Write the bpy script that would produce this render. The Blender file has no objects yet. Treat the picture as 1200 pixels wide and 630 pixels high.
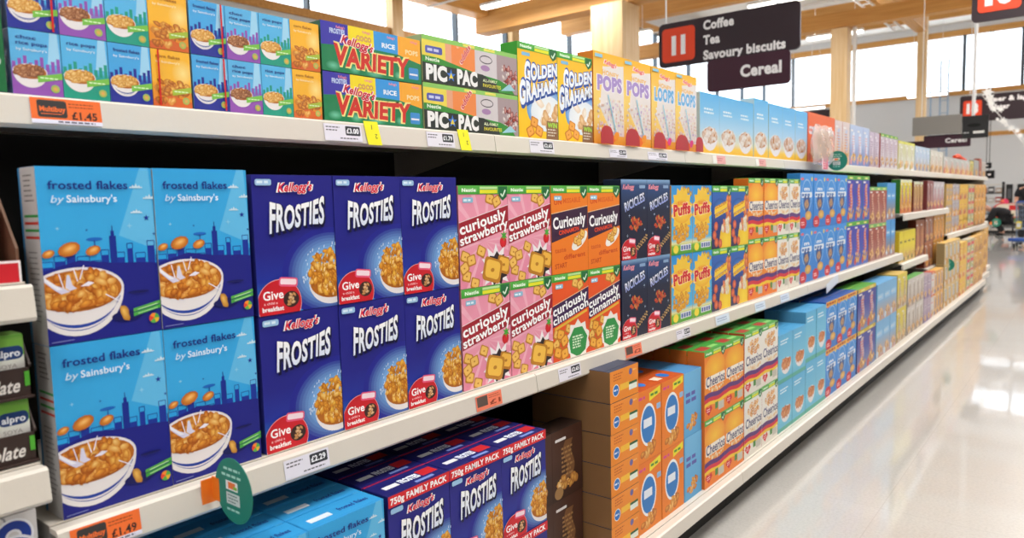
import bpy, bmesh, math, random
from mathutils import Vector, Matrix, geometry
random.seed(11)
PI = math.pi
S0 = 0.80                       # height of the middle shelf above the floor
scn = bpy.context.scene
COL = scn.collection

# ------------------------------------------------------------------ colours and materials
def lin(c):
    c = c/255.0
    return c/12.92 if c <= .04045 else ((c+.055)/1.055)**2.4
def H(s):
    s = s.lstrip('#')
    return tuple(lin(int(s[i:i+2], 16)) for i in (0, 2, 4)) + (1.0,)
def mix(a, b, t):
    return tuple(a[i]*(1-t)+b[i]*t for i in range(4))

def new_mat(name):
    m = bpy.data.materials.new(name); m.use_nodes = True
    nt = m.node_tree; b = nt.nodes['Principled BSDF']
    return m, nt, b
def plain(name, col, rough=.5, metal=0., coat=0., spec=.5, emit=None, es=0., bump=0., bscale=60., var=0.):
    m, nt, b = new_mat(name)
    c = H(col) if isinstance(col, str) else col
    b.inputs['Base Color'].default_value = c
    b.inputs['Roughness'].default_value = rough
    b.inputs['Metallic'].default_value = metal
    b.inputs['Coat Weight'].default_value = coat
    b.inputs['Specular IOR Level'].default_value = spec
    if emit:
        b.inputs['Emission Color'].default_value = H(emit); b.inputs['Emission Strength'].default_value = es
    tc = nt.nodes.new('ShaderNodeTexCoord')
    nz = nt.nodes.new('ShaderNodeTexNoise'); nz.inputs['Scale'].default_value = bscale; nz.inputs['Detail'].default_value = 3
    nt.links.new(tc.outputs['Object'], nz.inputs['Vector'])
    if var:
        mx = nt.nodes.new('ShaderNodeMix'); mx.data_type = 'RGBA'
        mx.inputs[6].default_value = tuple(x*(1-var) for x in c[:3])+(1,)
        mx.inputs[7].default_value = tuple(min(1, x*(1+var)) for x in c[:3])+(1,)
        nt.links.new(nz.outputs['Fac'], mx.inputs[0]); nt.links.new(mx.outputs[2], b.inputs['Base Color'])
    if bump:
        bp = nt.nodes.new('ShaderNodeBump'); bp.inputs['Strength'].default_value = bump; bp.inputs['Distance'].default_value = .002
        nt.links.new(nz.outputs['Fac'], bp.inputs['Height']); nt.links.new(bp.outputs[0], b.inputs['Normal'])
    return m
def print_mat(name, rough, coat, crough, wrinkle=0., wscale=14., trans=0.):
    m, nt, b = new_mat(name)
    a = nt.nodes.new('ShaderNodeAttribute'); a.attribute_name = 'Col'
    nt.links.new(a.outputs['Color'], b.inputs['Base Color'])
    b.inputs['Roughness'].default_value = rough; b.inputs['Specular IOR Level'].default_value = .3
    b.inputs['Coat Weight'].default_value = coat; b.inputs['Coat Roughness'].default_value = crough
    tc = nt.nodes.new('ShaderNodeTexCoord')
    nz = nt.nodes.new('ShaderNodeTexNoise'); nz.inputs['Scale'].default_value = wscale; nz.inputs['Detail'].default_value = 2
    nt.links.new(tc.outputs['Object'], nz.inputs['Vector'])
    bp = nt.nodes.new('ShaderNodeBump'); bp.inputs['Strength'].default_value = wrinkle or .08; bp.inputs['Distance'].default_value = .006 if wrinkle else .002
    nt.links.new(nz.outputs['Fac'], bp.inputs['Height'])
    nt.links.new(bp.outputs[0], b.inputs['Coat Normal'])
    return m
PRINT = print_mat('printed_card', .5, .16, .2)
FILM = print_mat('print_under_film', .4, .9, .14, wrinkle=.8, wscale=34.)
MATTE = print_mat('matt_print', .6, .0, .3)
PAINT = plain('cream_shelf_paint', '#d8d0c4', .38, bump=.05, bscale=200)
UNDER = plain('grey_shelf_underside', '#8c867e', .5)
BLACK = plain('black_back_panel', '#12100f', .6)
DARK = plain('dark_grey_metal', '#23211f', .5)
WHITE = plain('white_plastic', '#eeeeee', .4)
WOOD = None

def wood_mat(name, c1, c2, axis):
    m, nt, b = new_mat(name)
    tc = nt.nodes.new('ShaderNodeTexCoord'); mp = nt.nodes.new('ShaderNodeMapping')
    sc = [9, 9, 9]; sc[axis] = .5
    mp.inputs['Scale'].default_value = sc
    nz = nt.nodes.new('ShaderNodeTexNoise'); nz.inputs['Scale'].default_value = 2.2; nz.inputs['Detail'].default_value = 5
    cr = nt.nodes.new('ShaderNodeValToRGB')
    cr.color_ramp.elements[0].color = H(c1); cr.color_ramp.elements[1].color = H(c2)
    cr.color_ramp.elements[0].position = .3; cr.color_ramp.elements[1].position = .7
    nt.links.new(tc.outputs['Object'], mp.inputs[0]); nt.links.new(mp.outputs[0], nz.inputs['Vector'])
    nt.links.new(nz.outputs['Fac'], cr.inputs[0]); nt.links.new(cr.outputs[0], b.inputs['Base Color'])
    b.inputs['Roughness'].default_value = .5
    return m
WOODX = wood_mat('laminated_timber_across', '#c88c44', '#dca45c', 0)
WOODY = wood_mat('laminated_timber_along', '#c88c44', '#dca45c', 1)
WOODZ = wood_mat('laminated_timber_upright', '#e2bc84', '#f0d2a4', 2)

# ------------------------------------------------------------------ object helpers
def link(o, parent=None):
    COL.objects.link(o)
    if parent is not None: o.parent = parent
    return o
def tag(o, label=None, cat=None, group=None, kind=None):
    if label: o['label'] = label
    if cat: o['category'] = cat
    if group: o['group'] = group
    if kind: o['kind'] = kind
    return o
def empty(name, loc=(0, 0, 0), rz=0., label=None, cat=None, group=None, kind=None):
    o = bpy.data.objects.new(name, None); o.empty_display_size = .05
    o.location = loc; o.rotation_euler = (0, 0, rz)
    link(o); return tag(o, label, cat, group, kind)

class MB:
    """collects polygons, each with a material slot and optional corner colours"""
    def __init__(s): s.v = []; s.f = []; s.mi = []; s.c = []; s.mats = []; s.smooth = []
    def slot(s, m):
        if m not in s.mats: s.mats.append(m)
        return s.mats.index(m)
    def poly(s, pts, m, col=None, smooth=False):
        n = len(s.v); s.v += [tuple(p) for p in pts]; s.f.append(tuple(range(n, n+len(pts))))
        s.mi.append(s.slot(m)); s.smooth.append(smooth)
        if col is None: col = (1, 1, 1, 1)
        s.c.append([col]*len(pts) if not isinstance(col[0], tuple) else list(col))
    def box(s, x0, x1, y0, y1, z0, z1, m, col=None, ch=0.):
        if ch <= 0:
            P = [(x, y, z) for x in (x0, x1) for y in (y0, y1) for z in (z0, z1)]
            for q in ((0, 1, 3, 2), (4, 6, 7, 5), (0, 4, 5, 1), (2, 3, 7, 6), (0, 2, 6, 4), (1, 5, 7, 3)):
                s.poly([P[i] for i in q], m, col)
            return
        bm = bmesh.new()
        bmesh.ops.create_cube(bm, size=1)
        for v in bm.verts:
            v.co = Vector(((x0+x1)/2+v.co.x*(x1-x0), (y0+y1)/2+v.co.y*(y1-y0), (z0+z1)/2+v.co.z*(z1-z0)))
        bmesh.ops.bevel(bm, geom=list(bm.edges), offset=ch, segments=2, profile=.5, affect='EDGES')
        for f in bm.faces: s.poly([v.co for v in f.verts], m, col)
        bm.free()
    def tube(s, pts, r, m, n=8, col=None, cap=True):
        pts = [Vector(p) for p in pts]; rings = []
        rr = r if isinstance(r, (list, tuple)) else [r]*len(pts)
        for i, p in enumerate(pts):
            d = (pts[min(i+1, len(pts)-1)]-pts[max(i-1, 0)]).normalized()
            a = d.orthogonal().normalized() if i == 0 else (a - d*a.dot(d)).normalized()
            b = d.cross(a)
            rings.append([p+(a*math.cos(2*PI*k/n)+b*math.sin(2*PI*k/n))*rr[i] for k in range(n)])
        for i in range(len(rings)-1):
            for k in range(n):
                s.poly([rings[i][k], rings[i][(k+1) % n], rings[i+1][(k+1) % n], rings[i+1][k]], m, col, True)
        if cap: s.poly(rings[0][::-1], m, col); s.poly(rings[-1], m, col)
    def prism(s, prof, y0, y1, m, col=None):   # profile in xz, extruded along y
        n = len(prof)
        for i in range(n):
            a, b = prof[i], prof[(i+1) % n]
            s.poly([(a[0], y0, a[1]), (b[0], y0, b[1]), (b[0], y1, b[1]), (a[0], y1, a[1])], m, col)
        s.poly([(p[0], y0, p[1]) for p in prof][::-1], m, col); s.poly([(p[0], y1, p[1]) for p in prof], m, col)
    def add(s, o, off=(0, 0, 0)):
        n = len(s.v); s.v += [(a+off[0], b+off[1], c+off[2]) for a, b, c in o.v]
        s.f += [tuple(i+n for i in f) for f in o.f]; s.c += o.c; s.smooth += o.smooth
        s.mi += [s.slot(o.mats[i]) for i in o.mi]
    def mesh(s, name):
        me = bpy.data.meshes.new(name); me.from_pydata(s.v, [], s.f)
        for m in s.mats: me.materials.append(m)
        me.polygons.foreach_set('material_index', s.mi)
        me.polygons.foreach_set('use_smooth', s.smooth)
        ca = me.color_attributes.new('Col', 'FLOAT_COLOR', 'CORNER')
        flat = [x for f in s.c for c in f for x in c]
        ca.data.foreach_set('color', flat)
        me.update(); return me
    def build(s, name, parent=None, loc=None, rz=0.):
        o = bpy.data.objects.new(name, s.mesh(name)); link(o, parent)
        if loc: o.location = loc
        if rz: o.rotation_euler = (0, 0, rz)
        return o

# ------------------------------------------------------------------ flat printed artwork
_gc = {}
def glyphs(txt, bold):
    k = (txt, bold)
    if k in _gc: return _gc[k]
    cu = bpy.data.curves.new('t', 'FONT'); cu.body = txt; cu.size = 1; cu.offset = bold; cu.resolution_u = 3
    if bold: cu.space_character = 1+bold*1.6
    ob = bpy.data.objects.new('t', cu)
    me = bpy.data.meshes.new_from_object(ob)
    me.calc_loop_triangles()
    vs = [(v.co.x, v.co.y) for v in me.vertices]
    tris = [[vs[i] for i in t.vertices] for t in me.loop_triangles]
    bpy.data.objects.remove(ob); bpy.data.curves.remove(cu); bpy.data.meshes.remove(me)
    xs = [p[0] for t in tris for p in t] or [0, 1]
    x0, x1 = min(xs), max(xs)
    tris = [[(p[0]-x0, p[1]) for p in t] for t in tris]
    _gc[k] = (tris, x1-x0); return _gc[k]
CAP = .72
def clip_poly(pts, cols, W, Hh):
    for ax, lim, sg in ((0, 0, 1), (0, W, -1), (1, 0, 1), (1, Hh, -1)):
        out = []; oc = []
        n = len(pts)
        for i in range(n):
            a, b = pts[i], pts[(i+1) % n]; ca, cb = cols[i], cols[(i+1) % n]
            da, db = sg*(a[ax]-lim), sg*(b[ax]-lim)
            if da >= 0: out.append(a); oc.append(ca)
            if (da > 0 and db < 0) or (da < 0 and db > 0):
                t = da/(da-db); out.append((a[0]+(b[0]-a[0])*t, a[1]+(b[1]-a[1])*t)); oc.append(mix(ca, cb, t))
        pts, cols = out, oc
        if len(pts) < 3: return None, None
    return pts, cols
STEP = 1.5e-5
class Art:
    """flat print, W x H centimetres, origin bottom left"""
    def __init__(s, W, Hh): s.W = W; s.H = Hh; s.p = []; s.z = 0
    def tri(s, pts, cols):
        inside = all(0 <= p[0] <= s.W and 0 <= p[1] <= s.H for p in pts)
        if not inside:
            pts, cols = clip_poly(list(pts), list(cols), s.W, s.H)
            if not pts: return
        a = sum(pts[i][0]*pts[(i+1) % len(pts)][1]-pts[(i+1) % len(pts)][0]*pts[i][1] for i in range(len(pts)))
        if abs(a) < 1e-7: return
        if a < 0: pts = pts[::-1]; cols = cols[::-1]
        s.p.append((pts, cols, s.z))
    def poly(s, pts, col):
        s.z += 1; col = H(col) if isinstance(col, str) else col
        for t in geometry.tessellate_polygon([[Vector((x, y, 0)) for x, y in pts]]):
            s.tri([pts[i] for i in t], [col]*3)
        return s
    def rect(s, x0, y0, x1, y1, col, col2=None):
        s.z += 1; a = H(col) if isinstance(col, str) else col
        b = a if col2 is None else (H(col2) if isinstance(col2, str) else col2)
        s.tri([(x0, y0), (x1, y0), (x1, y1), (x0, y1)], [a, a, b, b]); return s
    def vgrad(s, stops, x0=0, x1=None):
        x1 = s.W if x1 is None else x1; s.z += 1
        for (t0, c0), (t1, c1) in zip(stops, stops[1:]):
            a, b = H(c0), H(c1)
            s.tri([(x0, t0*s.H), (x1, t0*s.H), (x1, t1*s.H), (x0, t1*s.H)], [a, a, b, b])
        return s
    def ell(s, cx, cy, rx, ry, col, edge=None, n=28, rot=0., a0=0., a1=2*PI):
        s.z += 1; c = H(col) if isinstance(col, str) else col
        e = c if edge is None else (H(edge) if isinstance(edge, str) else edge)
        cr, sr = math.cos(rot), math.sin(rot); P = []
        for k in range(n+1):
            t = a0+(a1-a0)*k/n; x, y = rx*math.cos(t), ry*math.sin(t)
            P.append((cx+x*cr-y*sr, cy+x*sr+y*cr))
        for k in range(n): s.tri([(cx, cy), P[k], P[k+1]], [c, e, e])
        return s
    def ring(s, cx, cy, rx, ry, w, col, n=28, a0=0, a1=2*PI):
        s.z += 1; c = H(col)
        for k in range(n):
            t, u = a0+(a1-a0)*k/n, a0+(a1-a0)*(k+1)/n
            s.tri([(cx+rx*math.cos(t), cy+ry*math.sin(t)), (cx+rx*math.cos(u), cy+ry*math.sin(u)),
                   (cx+(rx-w)*math.cos(u), cy+(ry-w)*math.sin(u)), (cx+(rx-w)*math.cos(t), cy+(ry-w)*math.sin(t))], [c]*4)
        return s
    def line(s, pts, w, col):
        s.z += 1; c = H(col) if isinstance(col, str) else col
        for (x0, y0), (x1, y1) in zip(pts, pts[1:]):
            d = math.hypot(x1-x0, y1-y0) or 1; nx, ny = -(y1-y0)/d*w/2, (x1-x0)/d*w/2
            s.tri([(x0-nx, y0-ny), (x1-nx, y1-ny), (x1+nx, y1+ny), (x0+nx, y0+ny)], [c]*4)
        return s
    def rrect(s, x0, y0, x1, y1, r, col, rot=0.):
        P = []
        for (cx, cy, a) in ((x1-r, y1-r, 0), (x0+r, y1-r, 90), (x0+r, y0+r, 180), (x1-r, y0+r, 270)):
            for k in range(5):
                t = math.radians(a+k*22.5); P.append((cx+r*math.cos(t), cy+r*math.sin(t)))
        if rot:
            mx, my = (x0+x1)/2, (y0+y1)/2; c, q = math.cos(rot), math.sin(rot)
            P = [(mx+(x-mx)*c-(y-my)*q, my+(x-mx)*q+(y-my)*c) for x, y in P]
        s.z += 1; c = H(col) if isinstance(col, str) else col
        mx, my = (x0+x1)/2, (y0+y1)/2
        for k in range(len(P)): s.tri([(mx, my), P[k], P[(k+1) % len(P)]], [c]*3)
        return s
    def star(s, cx, cy, r, col, n=5, inner=.4, rot=PI/2):
        s.z += 1; c = H(col)
        P = [(cx+(r if k % 2 == 0 else r*inner)*math.cos(rot+PI*k/n), cy+(r if k % 2 == 0 else r*inner)*math.sin(rot+PI*k/n)) for k in range(2*n)]
        for k in range(2*n): s.tri([(cx, cy), P[k], P[(k+1) % (2*n)]], [c]*3)
        return s
    def text(s, txt, x, y, cap, col, width=None, bold=.02, shear=0., rot=0., warp=None, align='l', col2=None, outline=None, ow=.03, shadow=None):
        """cap = capital height, width = total width; warp maps (0..1, 0..1) to centimetres"""
        tr0, w0 = glyphs(txt, bold)
        if outline or shadow:
            for (b2, cc, dx, dy) in ([(bold+ow, shadow, cap*.07, -cap*.07)] if shadow else [])+([(bold+ow, outline, 0, 0)] if outline else []):
                tr, w = glyphs(txt, b2); s._txt(tr, w, w0, ow, txt, x+dx, y+dy, cap, H(cc), None, width, shear, rot, warp, align)
        s._txt(tr0, w0, w0, 0, txt, x, y, cap, H(col), H(col2) if col2 else None, width, shear, rot, warp, align)
        return s
    def _txt(s, tr, w, w0, ow, txt, x, y, cap, c, c2, width, shear, rot, warp, align):
        s.z += 1
        sy = cap/CAP; sx = sy if width is None else width/w0
        tw = w0*sx; ox = {'l': 0, 'c': -tw/2, 'r': -tw}[align]
        k = w0/w if w else 1
        cr, sr = math.cos(rot), math.sin(rot)
        for t in tr:
            P = []; Cc = []
            for (a, b) in t:
                a = (a-w/2)*(1+(w-w0-2*ow)*0)+w0/2 if ow else a
                if warp: P.append(warp(a/w0, b/CAP))
                else:
                    px, py = ox+a*sx+b*sy*shear, b*sy
                    P.append((x+px*cr-py*sr, y+px*sr+py*cr))
                Cc.append(mix(c, c2, max(0, min(1, b/CAP))) if c2 else c)
            s.tri(P, Cc)
    def blob(s, cx, cy, r, c1, c2, rnd, asp=.7, n=9):
        s.z += .4
        ro = rnd.uniform(0, PI); a = r*rnd.uniform(.8, 1.2); b = a*asp*rnd.uniform(.7, 1.1)
        P = []
        for k in range(n):
            t = 2*PI*k/n; q = rnd.uniform(.82, 1.12); x, y = a*q*math.cos(t), b*q*math.sin(t)
            P.append((cx+x*math.cos(ro)-y*math.sin(ro), cy+x*math.sin(ro)+y*math.cos(ro)))
        c1, c2 = H(c1), H(c2)
        ox, oy = rnd.uniform(-.3, .3)*r, rnd.uniform(0, .4)*r
        for k in range(n): s.tri([(cx+ox, cy+oy), P[k], P[(k+1) % n]], [c1, c2, c2])
    def flakes(s, cx, cy, rx, ry, r, n, seed=1, pal=(('#f4c05a', '#c8721c'), ('#f0a83c', '#b85a12'), ('#f8d07c', '#d8882a'), ('#e89430', '#a04a0c')), asp=.7):
        rnd = random.Random(seed)
        for i in range(n):
            t = rnd.uniform(0, 2*PI); q = math.sqrt(rnd.uniform(0, 1))
            c = rnd.choice(pal); s.blob(cx+rx*q*math.cos(t), cy+ry*q*math.sin(t), r, c[0], c[1], rnd, asp)
        return s
    def lines(s, x, y, w, n, gap, th, col, rnd=None):     # small print nobody can read
        rnd = rnd or random.Random(5)
        for i in range(n):
            s.z += .3; xx = x; yy = y-i*gap; end = x+w*rnd.uniform(.7, 1)
            while xx < end:
                q = rnd.uniform(.5, 1.4)*th*2.2
                s.tri([(xx, yy), (min(xx+q, end), yy), (min(xx+q, end), yy+th), (xx, yy+th)], [H(col)]*4); xx += q+th*.7
        return s
    def to(s, mb, O, U, V, N, m=None):
        O, U, V, N = Vector(O), Vector(U), Vector(V), Vector(N); m = m or PRINT
        for pts, cols, z in s.p:
            mb.poly([O+U*(x*.01)+V*(y*.01)+N*(z*STEP+2e-4) for x, y in pts], m, cols)
        return mb
def bowl(a, cx, cy, rx, ry, depth, body='#ece6e6', stripe='#1a3fa0', seed=1, r=None, n=60, milk=True, pal=None):
    """bowl seen from above the rim, rim ellipse at (cx,cy)"""
    pts = [(cx+rx*math.cos(PI+PI*k/20), cy+(depth+ry)*math.sin(PI+PI*k/20)*1.0) for k in range(21)]
    a.poly(pts, body)
    if stripe:
        for (t0, t1) in ((.52, .66), (.74, .78)):
            P = [(cx+rx*(1-.13*t0**2)*math.cos(PI+PI*k/20)*math.cos(t0*.35), cy+(ry+(depth)*t0)*math.sin(PI+PI*k/20)) for k in range(21)]
            Q = [(cx+rx*(1-.13*t1**2)*math.cos(PI+PI*k/20)*math.cos(t1*.35), cy+(ry+(depth)*t1)*math.sin(PI+PI*k/20)) for k in range(21)]
            a.poly(P+Q[::-1], stripe)
    a.ell(cx, cy, rx, ry, '#fbf9f8', '#e9e4e6', n=36); a.ell(cx, cy-.02*rx, rx*.95, ry*.92, '#b96a1e')
    kw = dict(pal=pal) if pal else {}
    a.flakes(cx, cy, rx*.84, ry*.78, r or rx*.16, n, seed, **kw)
    return a
def kelloggs(a, cx, y, cap, w, rot=0.03):
    a.text("Kellogg's", cx, y, cap, '#e0203c', width=w, bold=.035, shear=.32, rot=rot, align='c', outline='#ffffff', ow=.035); return a
def nestle_strip(a, h=None):
    W, Hh = a.W, a.H; h = h or Hh*.085
    a.rect(0, Hh-h, W, Hh, '#3fa037', '#5cb84a'); a.rect(W*.42, Hh-h*.9, W*.78, Hh-h*.48, '#e8e62e')
    a.rect(W*.42, Hh-h*.4, W*.78, Hh-h*.12, '#bfe6a0'); a.rect(W*.06, Hh-h*.72, W*.36, Hh-h*.3, '#7cc46c')
    a.text('Nestle', W*.07, Hh-h*.7, h*.4, '#f2fff0', width=W*.27, bold=.03)
    a.poly([(W*.8, Hh-h*.1), (W*.99, Hh-h*.1), (W*.98, Hh-h*1.3), (W*.89, Hh-h*1.8), (W*.81, Hh-h*1.2)], '#1d6b3a')
    a.line([(W*.85, Hh-h*.95), (W*.89, Hh-h*1.3), (W*.95, Hh-h*.5)], W*.025, '#d8f0d8')
    return a

def art_ff(W=17.7, Hh=27.7, seed=1):
    a = Art(W, Hh)
    a.vgrad([(0, '#1a1f86'), (.36, '#1d2690'), (.38, '#1ba0e4'), (.6, '#38aae6'), (1, '#34a6e4')])
    a.poly([(W*.89, Hh), (W*.97, Hh), (W*1.01, Hh*.5), (W*.66, Hh*.6)], '#62bdec')
    rnd = random.Random(4)
    # skyline
    x = -.5
    for (w, h) in [(2, .47), (1.6, .5), (1.3, .53), (1.8, .49), (1.5, .46), (1.2, .52), (2.2, .5), (.9, .55), (1.6, .49), (1.2, .56), (2.2, .47), (2, .44), (1.5, .42)]:
        a.rect(x, Hh*.3, x+w, Hh*(h-.03), '#16349c'); a.line([(x, Hh*(h-.03)), (x, Hh*h), (x+w, Hh*h), (x+w, Hh*(h-.03))], .12, '#16349c')
        x += w+rnd.uniform(.1, .5)
    a.rect(W*.57, Hh*.35, W*.63, Hh*.6, '#122c90'); a.rect(W*.585, Hh*.6, W*.615, Hh*.63, '#122c90'); a.line([(W*.6, Hh*.62), (W*.6, Hh*.66)], .14, '#122c90')
    a.ell(W*.44, Hh*.585, W*.07, Hh*.011, '#1a66c0'); a.line([(W*.44, Hh*.58), (W*.44, Hh*.5)], .14, '#16349c')
    a.poly([(0, 0), (W, 0), (W, Hh*.42), (W*.9, Hh*.43), (W*.6, Hh*.44), (W*.3, Hh*.47), (0, Hh*.42)], '#1b1f84')
    # clouds and stars
    for (cx, cy, k) in ((.84, .88, 1), (.96, .815, 1), (.83, .73, .9)):
        P = [(-1, 0), (-.8, .5), (-.6, .3), (-.4, .9), (-.15, .4), (.1, 1.3), (.35, .4), (.6, .8), (.8, .3), (1, .35), (1.1, 0)]
        a.poly([(W*cx+q*1.05*k, Hh*cy+r*.6*k) for q, r in P], '#cfe8f6')
    a.star(W*.925, Hh*.7, .55, '#17379c'); a.star(W*.76, Hh*.655, .5, '#8fd0f0', 4, .3); a.star(W*.14, Hh*.655, .35, '#9bd6f2', 4, .3)
    a.star(W*.38, Hh*.64, .22, '#17379c'); a.star(W*.985, Hh*.6, .3, '#17379c')
    # bowl
    bowl(a, W*.27, Hh*.3, W*.4, Hh*.13, Hh*.135, seed=seed, r=1.0, n=150)
    # milk splash
    a.poly([(-.3, Hh*.40), (-.3, Hh*.37), (W*.08, Hh*.31), (W*.13, Hh*.285), (W*.2, Hh*.295), (W*.16, Hh*.315), (W*.05, Hh*.35)], '#d8d4ea')
    a.poly([(-.3, Hh*.40), (W*.04, Hh*.365), (W*.14, Hh*.31), (W*.1, Hh*.31), (-.3, Hh*.375)], '#f2f0fa')
    a.poly([(W*.165, Hh*.32), (W*.185, Hh*.39), (W*.205, Hh*.39), (W*.225, Hh*.33), (W*.26, Hh*.31), (W*.2, Hh*.3)], '#dcd8ee')
    a.poly([(W*.29, Hh*.32), (W*.36, Hh*.345), (W*.41, Hh*.335), (W*.36, Hh*.318)], '#efeaf6')
    a.flakes(W*.3, Hh*.24, W*.22, Hh*.04, 1.0, 26, seed+2)
    for (x0, y0, x1, y1) in ((.12, .4, .15, .32), (.24, .43, .27, .35), (.33, .44, .29, .36), (.5, .26, .62, .21)):
        a.line([(W*x0, Hh*y0), (W*x1, Hh*y1)], .16, '#f4f0ff')
    rf = random.Random(seed+9)
    for (x, y, r) in ((.22, .535, 1.35), (.05, .515, .75), (.42, .52, .95)):
        a.ell(W*x, Hh*y, r*1.25, r*.8, '#f0a844', '#b85e18', n=11, rot=.35); a.ell(W*x+.1, Hh*y+.15, r*.8, r*.4, '#f8c878', '#e08c2e', n=9, rot=.4)
    # small biscuit, shadow, green bars, wheel
    a.ell(W*.8, Hh*.255, W*.1, Hh*.008, '#12145e')
    a.ell(W*.68, Hh*.118, W*.14, Hh*.03, '#11145a')
    a.blob(W*.66, Hh*.135, 1.5, '#f0c060', '#b87820', rf, .5, 14)
    a.poly([(W*.74, Hh*.155), (W*1.0, Hh*.19), (W*1.0, Hh*.17), (W*.74, Hh*.135)], '#58b04c')
    a.poly([(W*.74, Hh*.13), (W*1.0, Hh*.165), (W*1.0, Hh*.143), (W*.74, Hh*.108)], '#46a544')
    a.line([(W*.78, Hh*.147), (W*.97, Hh*.17)], .14, '#bfe8b8'); a.line([(W*.78, Hh*.123), (W*.97, Hh*.146)], .12, '#bfe8b8')
    for k, c in enumerate(('#5cb04a', '#f08c2a', '#e04430', '#5cb04a', '#e8b830')):
        a.ell(W*.93, Hh*.082, .85, .85, c, n=6, a0=k*2*PI/5, a1=(k+1)*2*PI/5)
    a.line([(.4, .5), (3.6, .55)], .12, '#8890c8')
    a.text('frosted flakes', W*.085, Hh*.875, Hh*.048, '#18247e', width=W*.68, bold=.016)
    a.text('by', W*.1, Hh*.8, Hh*.042, '#cfeaf8', width=W*.1, bold=.004, shear=.3)
    a.text("Sainsbury's", W*.23, Hh*.8, Hh*.042, '#e8f6fd', width=W*.43, bold=.012)
    return a
def frosties_title(a, x0, x1, yb0, yb1, yt0, yt1, ytm):
    """letters tall at both ends, low in the middle, leaning up to the right"""
    W, Hh = a.W, a.H
    def wp(u, v):
        bot = yb0+(yb1-yb0)*min(1, u*1.35) if u < .7 else yb1-.0
        mid = yt0+(yt1-yt0)*u - (ytm*4*u*(1-u))
        return (x0+(x1-x0)*u+v*.02*W, bot+(mid-bot)*v)
    a.text('FROSTIES', 0, 0, 1, '#0a0a3a', bold=.07, warp=lambda u, v: (wp(u, v)[0]+.35, wp(u, v)[1]-.35))
    a.text('FROSTIES', 0, 0, 1, '#dfe8fa', bold=.035, warp=wp, col2='#ffffff'); return a
def badge(a, cx, cy, r):
    W = a.W
    a.ell(cx, cy, r, r*.95, '#d8202c', '#c81826', n=40); a.ring(cx, cy, r, r*.95, .12, '#f2b0b0', 40)
    a.text('Give', cx-r*.72, cy+r*.18, r*.34, '#ffffff', width=r*.9, bold=.02, rot=.03)
    a.text('a child a', cx-r*.7, cy-r*.0, r*.1, '#ffd8d8', width=r*.6, bold=.01)
    a.text('breakfast', cx-r*.78, cy-r*.26, r*.18, '#ffffff', width=r*.95, bold=.03)
    a.rrect(cx+r*.0, cy+r*.62, cx+r*.85, cy+r*.98, r*.1, '#e85a80', rot=-.12); a.rrect(cx+r*.06, cy+r*.7, cx+r*.79, cy+r*.92, r*.06, '#fbe0e8', rot=-.12)
    a.ell(cx+r*.52, cy+r*.12, r*.36, r*.32, '#3a2420'); a.flakes(cx+r*.52, cy+r*.12, r*.26, r*.22, r*.1, 10, 3, pal=(('#f0d0a0', '#c09060'), ('#e8b070', '#a06a3a')))
def art_frosties(W=19, Hh=27.2, family=False, seed=2):
    a = Art(W, Hh)
    a.vgrad([(0, '#2a8ce0'), (.1, '#2370cc'), (.24, '#1c2f9c'), (.45, '#1d1f86'), (1, '#1f1f84')])
    for i in range(9):
        t = i/9; a.ell(W*.92, Hh*.27, W*(.62-.36*t), Hh*(.34-.19*t), mix(H('#1d2490'), H('#a4d8ff'), t**1.1), mix(H('#1d2190'), H('#90ccff'), max(0, t-.12)**1.1), n=36)
    bowl(a, W*.93, Hh*.2, W*.3, Hh*.14, Hh*.04, stripe=None, seed=seed, r=.85, n=1)
    a.flakes(W*.92, Hh*.27, W*.27, Hh*.165, .85, 170, seed, asp=.6, pal=(('#f8c84c', '#d08420'), ('#f4b43c', '#c87418'), ('#fcdc84', '#e09c30'), ('#eea030', '#b0640e')))
    rnd = random.Random(seed+3)
    for k in range(34):
        t = rnd.uniform(.4, 3.4); q = rnd.uniform(1.0, 1.25)
        x, y = W*.92+W*.3*q*math.cos(t), Hh*.25+Hh*.2*q*math.sin(t)
        a.line([(x, y), (x+.08, y+rnd.uniform(.25, .7))], .16, '#eaf6ff')
    for k in range(26):
        x, y = W*.92+rnd.uniform(-.24, .2)*W, Hh*.24+rnd.uniform(-.16, .14)*Hh
        a.line([(x, y), (x+.1, y+rnd.uniform(.3, .8))], .12, '#fff2c8')
    badge(a, W*.25, Hh*.075, W*.27)
    a.rrect(W*.03, Hh*.925, W*.22, Hh*.97, .4, '#9cc4e8'); a.lines(W*.05, Hh*.94, W*.15, 1, .3, .5, '#dff0fc')
    if family:
        a.rect(0, Hh*.9, W, Hh, '#d8242c'); a.text('750g FAMILY PACK', W*.03, Hh*.922, Hh*.055, '#ffffff', width=W*.92, bold=.03)
        a.rrect(W*.03, Hh*.84, W*.22, Hh*.885, .4, '#9cc4e8')
        kelloggs(a, W*.5, Hh*.8, Hh*.06, W*.42)
        frosties_title(a, W*.17, W*.86, Hh*.5, Hh*.56, Hh*.76, Hh*.79, Hh*.04)
    else:
        kelloggs(a, W*.5, Hh*.885, Hh*.062, W*.42)
        frosties_title(a, W*.17, W*.86, Hh*.59, Hh*.645, Hh*.81, Hh*.855, Hh*.045)
    return a
def squares(a, spots, r, c=('#f0c060', '#c4802a')):
    rnd = random.Random(8)
    for (x, y) in spots:
        ro = rnd.uniform(-.5, .5); a.rrect(x-r, y-r*.85, x+r, y+r*.85, r*.3, c[1], rot=ro); a.rrect(x-r*.75, y-r*.6, x+r*.8, y+r*.68, r*.3, c[0], rot=ro)
        a.ell(x, y, r*.2, r*.14, c[1])
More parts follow.
